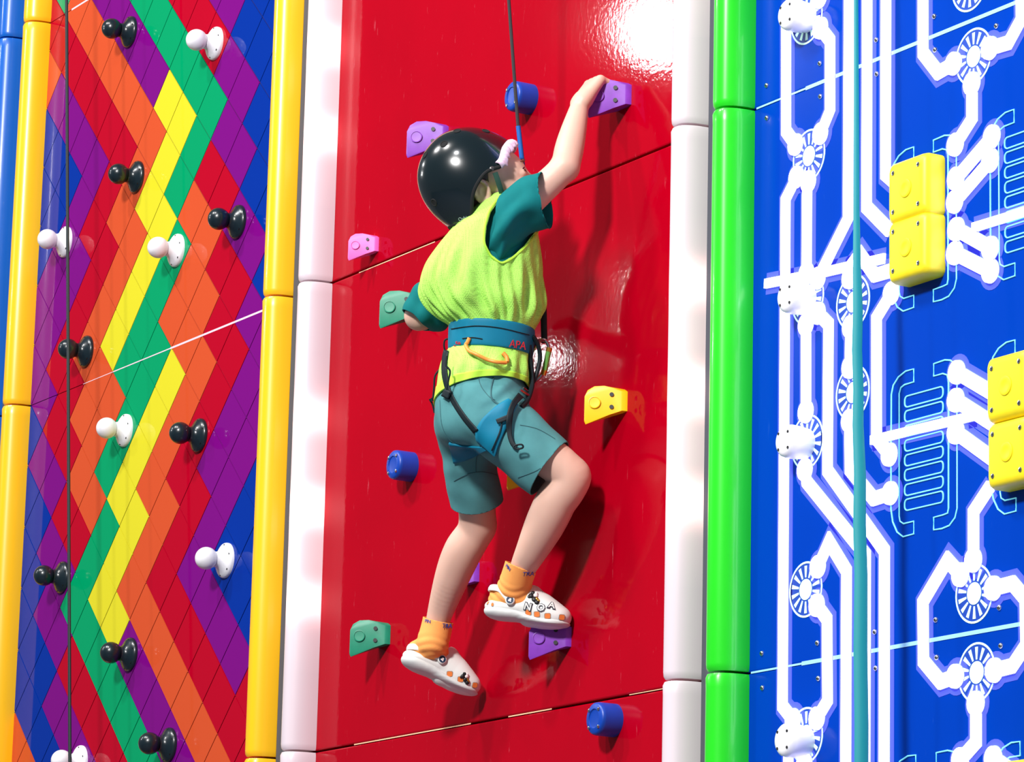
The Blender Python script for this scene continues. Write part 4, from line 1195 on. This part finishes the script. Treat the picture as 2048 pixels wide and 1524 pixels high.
tube_px('strap_end_loop', [(1030, 891, -0.16), (1043, 889, -0.165), (1046, 895, -0.165), (1036, 898, -0.16), (1028, 896, -0.16)], 0.0022, M_WEB, kid, closed=True)
tube_px('elastic_cord', [(893, 712, -0.075), (892, 730, -0.08), (900, 742, -0.083), (897, 760, -0.082), (893, 780, -0.08)], 0.0024, M_WEB, kid)
tube_px('elastic_cord', [(880, 738, 0.10), (870, 752, 0.10), (868, 775, 0.10), (866, 795, 0.10), (862, 800, 0.10), (866, 812, 0.10), (869, 826, 0.10)], 0.0024, M_WEB, kid)
tube_px('cord_toggle', [(861, 797, 0.10), (864, 803, 0.10)], 0.005, M_WEB, kid)
tube_px('gear_loop', [(898, 678, 0.10), (890, 680, 0.10), (888, 692, 0.10), (892, 704, 0.10), (900, 707, 0.09)], 0.0022, M_WEB, kid)
# orange gear loop: root on the belt, sagging over the lime bib
def on(px, py, off, trees=None):
    h_ = hit(px, py, trees); return tuple(h_[0] + h_[1]*off)
P = [on(x, y, o_) for x, y, o_ in ((940, 676, 0.003), (937, 685, 0.006), (934, 694, 0.008), (941, 705, 0.012), (955, 715, 0.014), (975, 723, 0.014), (992, 727, 0.013), (1006, 727, 0.011))]
b = MB(); b.tube([tuple(p) for p in catmull(P, 5)], 0.0046, 9); gl = b.build('gear_loop', M_ORNG, kid, True)
P = [on(x, y, o_) for x, y, o_ in ((1004, 707, 0.004), (1009, 716, 0.008), (1011, 727, 0.011))]
b = MB(); b.tube([tuple(p) for p in catmull(P, 5)], 0.0052, 9); b.build('gear_loop', M_ORNG, kid, True)
# buckle at the thigh
P = [on(x, y, 0.010) for x, y in ((1034, 785), (1042, 790), (1050, 795))]
b = MB(); b.tube(P, 0.0035, 8); b.build('buckle', M_STEEL, kid, True)
P = [on(x, y, 0.010) for x, y in ((1040, 780), (1048, 785), (1055, 789))]
b = MB(); b.tube(P, 0.0022, 8); b.build('buckle', M_STEEL, kid, True)
tube_px('tie_in_strap', [(1058, 690, -0.005), (1062, 730, 0.0), (1064, 770, -0.01), (1055, 800, -0.05), (1042, 815, -0.09)], 0.0060, M_WEB, kid)
tube_px('tie_in_strap', [(1066, 672, 0.0), (1076, 690, 0.01), (1080, 715, 0.015), (1074, 745, 0.01), (1066, 765, 0.0)], 0.0052, M_WEB, kid)

# lettering ---------------------------------------------------------------
def text(name, body_, px, py, size, material, parent, trees, off=0.0012, rot=0.0, extrude=0.0004, squeeze=1.0, bold=0.0):
    h_ = hit(px, py, trees)
    if h_ is None: return None
    p, n, _ = h_
    cu = bpy.data.curves.new(name, 'FONT'); cu.body = body_; cu.size = size; cu.align_x = 'CENTER'; cu.align_y = 'CENTER'; cu.extrude = extrude; cu.offset = bold
    cu.resolution_u = 2
    o = bpy.data.objects.new(name, cu); link(o)
    z = n.normalized(); xr = Vector(toW(K(px+10, py + 10*math.tan(rot), 0)) - toW(K(px, py, 0)))
    x = (xr - z*xr.dot(z)).normalized(); y = z.cross(x)
    M4 = Matrix((( x.x, y.x, z.x, 0), (x.y, y.y, z.y, 0), (x.z, y.z, z.z, 0), (0, 0, 0, 1)))
    dg = bpy.context.evaluated_depsgraph_get(); dg.update()
    me = bpy.data.meshes.new_from_object(o.evaluated_get(dg)); bpy.data.objects.remove(o)
    me.transform(M4 @ Matrix.Diagonal((squeeze, 1, 1, 1)))
    me.materials.clear(); me.materials.append(material)
    r = bpy.data.objects.new(name, me); link(r)
    r.location = p + n*off
    return child(r, parent)
text('belt_lettering', 'APA', 1035, 690, 0.026, M_PRINTR, belt, [BT], rot=0.16)
text('belt_small_print', 'Kids', 917, 686, 0.010, M_PRINTR, belt, [BT]); text('belt_small_print', 'size', 912, 692, 0.008, M_PRINTR, belt, [BT])

# socks -------------------------------------------------------------------
def sock(chain, org, Ef, topc, topd, nm):
    F_, S_, U_ = Ef
    def Q(f_, u_): return org + F_*f_ + U_*u_
    P = [K(*c[:3]) for c in chain]; lo_ = np.min(P, 0) - 0.15; hi_ = np.max(P, 0) + 0.15
    s = Field(lo_, hi_, 0.003)
    s.chain([(p, c[3]) for p, c in zip(P, chain)], 0)
    s.ell(Q(0.014, 0.052), Ef, (0.040, 0.0310, 0.030), 0.020)
    s.ell(Q(0.052, 0.052), Ef, (0.045, 0.0310, 0.034), 0.022)
    s.cone(Q(0.06, 0.038), Q(0.13, 0.026), 0.024, 0.016, 0.015)
    V, f = s.mesh(); N = outward(V, f); px, py = proj(toW(V))
    ax = unit(P[1] - P[0]); t = (V - P[0]) @ ax
    V = V + N*((np.sin(t*330 + 3.0*np.sin(px*0.06) + 0.05*px)*0.0010 + hash_noise(V, 90, 5)*0.0010)*np.clip((t-0.055)*40, 0, 1))[:, None]
    V, f = clip_mesh(V, f, -((V - K(*topc)) @ unit(topd)))
    o = fast_obj(nm, toW(V), f, M_SOCK, kid); thick(o, 0.002, 1); add_tree(o); return o, TREES[-1]
sr, SRT = sock([(1048, 1114, -0.018, 0.0375), (1037, 1147, 0.0, 0.0365), (1027, 1175, 0.015, 0.0365)], RO, RF, (1041, 1134, -0.01), (-0.38, 0.95, 0.0), 'sock')
sl_, SLT = sock([(881, 1220, 0.27, 0.0360), (873, 1256, 0.268, 0.0360), (866, 1284, 0.266, 0.0375)], LO, LF, (876, 1240, 0.27), (-0.22, 0.97, 0.0), 'sock')
text('sock_lettering', 'TRA', 1056, 1147, 0.0165, M_PRINTB, sr, [SRT], rot=0.22, off=0.0032); text('sock_lettering', 'PIN', 1018, 1135, 0.012, M_PRINTB, sr, [SRT], rot=0.45, off=0.0032)
text('sock_lettering', 'TRA', 893, 1252, 0.0165, M_PRINTB, sl_, [SLT], rot=0.12, off=0.0032); text('sock_lettering', 'PIN', 857, 1243, 0.012, M_PRINTB, sl_, [SLT], rot=0.2, off=0.0032)

# clogs -------------------------------------------------------------------
def clog(o_, Ef, strap_up, rf_):
    F_, S_, U_ = Ef
    def Q(f_, s_, u_): return o_ + F_*(f_*0.89) + S_*s_ + U_*u_
    E = (F_, S_, U_); cs = np.array([Q(a, b_, c) for a in (-0.06, 0.21) for b_ in (-0.06, 0.06) for c in (-0.02, 0.11)])
    g = Field(cs.min(0), cs.max(0), 0.0020)
    # sole: flattened ellipsoids from heel to toe with an arched waist and a raised toe
    sole = Field(cs.min(0), cs.max(0), 0.0020)
    for f_, hw, u_, hu in ((0.000, 0.0365, 0.019, 0.0185), (0.022, 0.0370, 0.018, 0.0180), (0.045, 0.0365, 0.019, 0.0165), (0.068, 0.0365, 0.016, 0.0125), (0.090, 0.0390, 0.011, 0.0105), (0.112, 0.0415, 0.008, 0.0085), (0.132, 0.0420, 0.007, 0.0080), (0.148, 0.0405, 0.008, 0.0078), (0.158, 0.0370, 0.010, 0.0075)):
        sole.ell(Q(f_, 0, u_), E, (0.034, hw, hu), 0.008)
    # upper: tall instep, rounded toe box and low side walls round the heel
    for f_, hw, u_, hu, rf in ((0.084, 0.0400, 0.043, 0.050, 0.036), (0.108, 0.0420, 0.036, 0.043, 0.042), (0.130, 0.0440, 0.030, 0.037, 0.042), (0.154, 0.0415, 0.025, 0.029, 0.038), (0.0, 0.0355, 0.030, 0.018, 0.034), (0.030, 0.0370, 0.032, 0.020, 0.044), (0.058, 0.0390, 0.036, 0.026, 0.038)):
        g.ell(Q(f_, 0, u_), E, (rf, hw, hu), 0.008)
    # foot opening
    g.ell(Q(0.016, 0, 0.092), E, (0.056, 0.0310, 0.050), 0, 'cut'); g.ell(Q(0.016, 0, 0.056), E, (0.040, 0.0290, 0.024), 0, 'cut')
    V, f = g.mesh(); V = relax(V, f, 4)
    root = fast_obj('clog', toW(V), f, M_CLOG, kid)
    add_tree(root); T_ = TREES[-1]
    V, f = sole.mesh(); V = relax(V, f, 4); fast_obj('sole', toW(V), f, M_SOLE, root)
    # rim line of the sole
    h = strap_up
    P = [Q(rf_ - 0.002, 0.0425, 0.046), Q(rf_*0.6, 0.0425, 0.046 + 0.35*h), Q(0.002, 0.040, 0.048 + 0.8*h), Q(-0.022, 0.026, 0.046 + h), Q(-0.031, 0, 0.046 + h), Q(-0.022, -0.026, 0.046 + h), Q(0.002, -0.040, 0.048 + 0.8*h), Q(rf_*0.6, -0.0425, 0.046 + 0.35*h), Q(rf_ - 0.002, -0.0425, 0.046)]
    P = catmull([toW(p) for p in P], 6); b = MB()
    mid = np.mean(P, 0); flat = [Vector(p - mid) for p in P]
    b.tube([tuple(p) for p in P], 0.0080, 8, flat=(flat, 0.45)); sb = b.build('heel_strap', M_CLOG, None, True)
    child(sb, root)
    for sg in (1, -1):
        c = toW(Q(rf_, sg*0.0430, 0.045)); axv = tuple(ROT @ (S_*sg))
        b = MB(); b.lathe([(0.0112, -0.004), (0.0112, 0.0028), (0.0098, 0.0042), (0.0005, 0.0044)], c, 22, 0, axv); rv = b.build('strap_rivet', M_CLOG, None, True); child(rv, root)
        b = MB(); b.lathe([(0.0085, 0.0043), (0.0085, 0.0050)], c, 20, 0, axv); q = b.build('rivet_badge', M_NAVY, None, True); child(q, root)
        e1 = Vector(ROT @ F_); e2 = Vector(ROT @ U_); cc = Vector(c) + Vector(axv)*0.0046
        b = MB()
        for (x, y, r_) in ((0.0008, 0.0012, 0.0030), (-0.0020, -0.0016, 0.0024), (0.0018, -0.0030, 0.0020)): b.lathe([(r_, 0), (r_*0.9, 0.0008)], tuple(cc + e1*x + e2*y), 8, 0, axv)
        q = b.build('badge_motif', M_PRINTW, None, True); child(q, root)
    return root, T_
cr, CRT = clog(RO, RF, 0.026, 0.034); cl_, CLT = clog(LO, LF, 0.004, 0.058)
M_HOLE = mat('sock_through_hole', (240, 132, 60), 0.8); M_HOLEIN = mat('vent_wall', (150, 140, 130), 0.7)
def vent(px, py, parent, tr, w_=0.0072, h_=0.0068):
    ht = hit(px, py, [tr])
    if ht is None: return
    p, n, _ = ht; z = n.normalized(); up = Vector(ROT @ AZ); y = (up - z*up.dot(z)).normalized(); x = y.cross(z)
    for nm, k, o0, mt in (('vent_rim', 1.18, 0.0004, M_HOLEIN), ('vent_hole', 1.0, 0.0009, M_HOLE)):
        q = rrect(-w_*k, -h_*k, w_*k, h_*k, 0.0034, 3); b = MB(); m_ = len(q)
        v = [tuple(p + x*a + y*c + z*(o0-0.0012)) for a, c in q] + [tuple(p + x*a + y*c + z*o0) for a, c in q]
        b.add(v, [tuple(range(m_, 2*m_)), tuple(range(m_-1, -1, -1))] + [(i, (i+1) % m_, m_+(i+1) % m_, m_+i) for i in range(m_)])
        o = b.build(nm, mt, None); child(o, parent)
def side_vents(o_, Ef, parent, tr, ps):
    F_, S_, U_ = Ef
    for f_, u_, tw in ps:
        q = toW(o_ + F_*(f_*0.89) + S_*0.09 + F_*tw*0.09 + U_*u_); d = ROT @ unit(-S_ - F_*tw)
        p, n, i, dd = tr.ray_cast(Vector(q), Vector(d))
        if p is None: continue
        px_, py_ = proj(np.array(p)); vent(float(px_), float(py_), parent, tr, 0.0066, 0.0060)
side_vents(RO, RF, cr, CRT, ((0.086, 0.022, 0), (0.110, 0.020, 0), (0.134, 0.019, 0.1), (0.156, 0.021, 0.5)))
side_vents(LO, LF, cl_, CLT, ((0.094, 0.021, 0), (0.122, 0.019, 0.1), (0.150, 0.021, 0.5)))
for p in ((976, 1206), (985, 1209)): vent(p[0], p[1], cr, CRT, 0.003, 0.004)
M_LETO = mat('letter_charm_edge', (40, 44, 60), 0.5)
for ch, x, y, rt in (('N', 1056, 1214, 0.25), ('O', 1082, 1216, 0.15), ('A', 1103, 1212, 0.2)):
    text('letter_charm_edge', ch, x, y, 0.023, M_LETO, cr, [CRT], off=0.001, rot=rt, extrude=0.001, bold=0.0022)
    text('letter_charm', ch, x, y, 0.023, M_CLOG, cr, [CRT], off=0.002, rot=rt, extrude=0.0012, bold=0.0004)
def charm(px, py, parent, tr, k):
    p, n, _ = hit(px, py, [tr]); z = n.normalized(); up = Vector(ROT @ AZ); y = (up - z*up.dot(z)).normalized(); x = y.cross(z)
    for nm, bits, mt in (('charm', ((-0.006, 0.006, 0.0055), (-0.002, 0.012, 0.0045), (0.001, -0.002, 0.0060), (0.006, -0.008, 0.0055), (-0.010, 0.004, 0.0035)), M_DARK),
                         ('charm_detail', ((0.003, 0.007, 0.0050), (0.004, 0.012, 0.0035)), M_PRINTW), ('charm_detail', ((0.006, -0.001, 0.0036), (0.009, -0.005, 0.0032)), M_GOLD)):
        b = MB()
        for a, c, r_ in bits:
            r_ *= k; b.lathe([(r_, -0.003), (r_, 0.002), (r_*0.8, 0.0035), (r_*0.3, 0.0042)], tuple(p + x*a*k + y*c*k), 10, 0, tuple(z))
        o = b.build(nm, mt, None, True); child(o, parent)
charm(1068, 1197, cr, CRT, 1.15); charm(930, 1358, cl_, CLT, 1.0)

# helmet ------------------------------------------------------------------
RC = K(954, 369, 0.045)                                   # centre of the rim
Hf = unit((0.57, -0.82, 0.12)); Ha = np.array([-0.82, -0.57, 0.02]); Ha = unit(Ha - Hf*(Ha@Hf)); Hs = unit(np.cross(Ha, Hf))
if Hs[2] > 0: Hs = -Hs
def helm(az, ph, k=1.0):
    """az 0 front, 90 deg near side; ph 0 crown, 1 rim (beyond 1 goes on straight down)"""
    a = min(ph, 1.0)*math.pi/2
    fr = 0.128 if math.cos(az) > 0 else 0.123
    d = Hf*(fr*k*math.cos(az)) + Hs*(0.103*k*math.sin(az))
    p = RC + d*math.sin(a)**0.92 + Ha*(0.146*k*math.cos(a)**0.96)
    if ph > 1: p = p - Ha*(ph-1)*0.10 + d*0.0*(ph-1)
    return p
def rim_ext(az):
    a = abs((math.degrees(az) + 180) % 360 - 180)
    e = 0.24*math.exp(-((a-62)/13.0)**2) + 0.32*math.exp(-((a-136)/22.0)**2) + 0.04
    return e
nu, nv = 96, 40; V = []; f = []
for i in range(nv+1):
    for j in range(nu):
        az = 2*math.pi*j/nu; V.append(helm(az, (i/nv)*(1.0 + rim_ext(az))))
f = [(i*nu+j, i*nu+(j+1) % nu, (i+1)*nu+(j+1) % nu, (i+1)*nu+j) for i in range(nv) for j in range(nu)]
helmet = fast_obj('helmet', toW(V), np.array(f), M_HELM, kid)
md = helmet.modifiers.new('shell_thickness', 'SOLIDIFY'); md.thickness = 0.009; md.offset = -1
add_tree(helmet); HT = TREES[-1]
P = [toW(helm(2*math.pi*j/nu, 1.0 + rim_ext(2*math.pi*j/nu), 0.985)) for j in range(nu)]
b = MB(); b.tube([tuple(p) for p in P], 0.0045, 8, closed=True); q = b.build('rim_trim', M_FOAM, None, True); child(q, helmet)
for (px_, py_, r_) in ((984, 337, 0.0055), (947, 420, 0.0045), (974, 259, 0.005)):
    h_ = hit(px_, py_, [HT])
    if h_ is None: continue
    b = MB(); b.lathe([(r_, -0.002), (r_, 0.0014), (r_*0.6, 0.0026), (0.0004, 0.0028)], tuple(h_[0]), 16, 0, tuple(h_[1])); q = b.build('rivet', mat('dull_rivet', (88, 84, 84), 0.35, metal=0.7), None, True); child(q, helmet)
for (px_, py_) in ((868, 405), (850, 310), (888, 288), (914, 262), (972, 262)):
    h_ = hit(px_, py_, [HT])
    if h_ is None: continue
    b = MB(); b.lathe([(0.0098, -0.001), (0.0095, 0.0010), (0.0078, 0.0016), (0.0070, 0.0006), (0.0004, 0.0004)], tuple(h_[0]), 18, 0, tuple(h_[1])); q = b.build('air_vent', M_FOAM, None, True); child(q, helmet)
text('helmet_lettering', 'Orbi', 926, 437, 0.013, mat('grey_print', (150, 165, 170), 0.5), helmet, [HT], rot=-0.45)
# chin strap from the temple down past the ear
P = [K(990, 345, -0.045), K(997, 365, -0.040), K(1003, 385, -0.030), K(1008, 402, -0.01)]
b = MB(); b.tube([tuple(toW(p)) for p in catmull(P, 5)], 0.0062, 8, flat=((0.85, -0.5, -0.2), 0.3)); b.build('chin_strap', mat('olive_strap', (36, 74, 62), 0.7), kid, True)
# frilled hair net along the front of the helmet
V = []; na, nb = 150, 9
for i in range(na):
    az = math.radians(-66 + 132*i/(na-1)); p0 = helm(az, 1.0 + 0.45*rim_ext(az), 0.975); p1 = helm(az, 1.0, 1.0); out = unit(p1 - RC)
    for j in range(nb):
        t = j/(nb-1); ruf = math.sin(i*0.62 + 1.3*math.sin(i*0.21))*0.0042*t + math.sin(i*1.37 + 2*t)*0.0022*t
        V.append(p0 - Ha*(0.023*t + 0.003*math.sin(i*0.5)*t) + out*(0.004 + 0.006*math.sin(math.pi*t) + ruf))
f = np.array([(i*nb+j, i*nb+j+1, (i+1)*nb+j+1, (i+1)*nb+j) for i in range(na-1) for j in range(nb-1)])
thick(fast_obj('hair_net', toW(np.array(V)), f, M_NET, kid), 0.003, 0)

# ------------------------------------------------------------------ climber's rope, sleeve and carabiner
top_p = toW(K(1011, -90, 0.16)); nxt = toW(K(1036, 250, 0.14))
P = [top_p + (top_p-nxt)*2.2, top_p, nxt, toW(K(1046, 335, 0.135)), toW(K(1066, 480, 0.115)), toW(K(1085, 600, 0.075)), toW(K(1089, 660, 0.05))]
b = MB(); b.tube([tuple(p) for p in catmull(P, 6)], 0.0042, 8)
rp_ = b.build('climbing_rope', mat('dark_rope', (46, 44, 48), 0.7), None, True, origin=tuple(P[-1])); tag(rp_, 'dark climbing rope running up from the child past the blue barrel', 'rope')
P = [toW(K(1036.5, 252, 0.139)), toW(K(1041, 292, 0.136)), toW(K(1047, 345, 0.134)), toW(K(1053, 400, 0.128))]
b = MB(); b.tube([tuple(p) for p in catmull(P, 5)], 0.0058, 10); child(b.build('rope_sleeve', M_SLEEVE, None, True), rp_)
P = [toW(K(*p)) for p in ((1083, 585, 0.07), (1087, 620, 0.055), (1088, 660, 0.045), (1089, 686, 0.04))]
b = MB(); b.tube([tuple(p) for p in catmull(P, 5)], 0.0075, 8, flat=((0.85, -0.5, 0), 0.4)); child(b.build('webbing_end', M_WEB, None, True), rp_)
kc = toW(K(1078, 720, 0.035)); car = empty('carabiner', tuple(kc)); tag(car, 'silver and red locking carabiner hanging at the front of the harness', 'carabiner')
ov = [(1078, 682), (1090, 681), (1097, 692), (1096, 712), (1090, 735), (1082, 752), (1072, 760), (1062, 757), (1057, 745), (1059, 722), (1066, 700)]
P = catmull([toW(K(x, y, 0.035)) for x, y in ov], 5, True)
b = MB(); b.tube([tuple(p) for p in P], 0.0046, 8, closed=True); b.build('frame', M_STEEL, car, True)
P = catmull([toW(K(x, y, 0.028)) for x, y in ov[8:] + ov[:2]], 5); b = MB(); b.tube([tuple(p) for p in P], 0.0020, 6); b.build('frame_stripe', M_REDMET, car, True)
b = MB(); b.tube([tuple(toW(K(1098, 700, 0.032))), tuple(toW(K(1089, 742, 0.032)))], 0.0066, 10); b.build('lock_sleeve', M_LIMEMET, car, True)
b = MB(); b.tube([tuple(toW(K(1099, 695, 0.032))), tuple(toW(K(1097, 703, 0.032)))], 0.0072, 10); b.build('gate_hinge', M_GOLD, car, True)
b = MB(); b.tube([tuple(toW(K(1089, 740, 0.032))), tuple(toW(K(1086, 750, 0.032)))], 0.0072, 10); b.build('gate_hinge', M_GOLD, car, True)
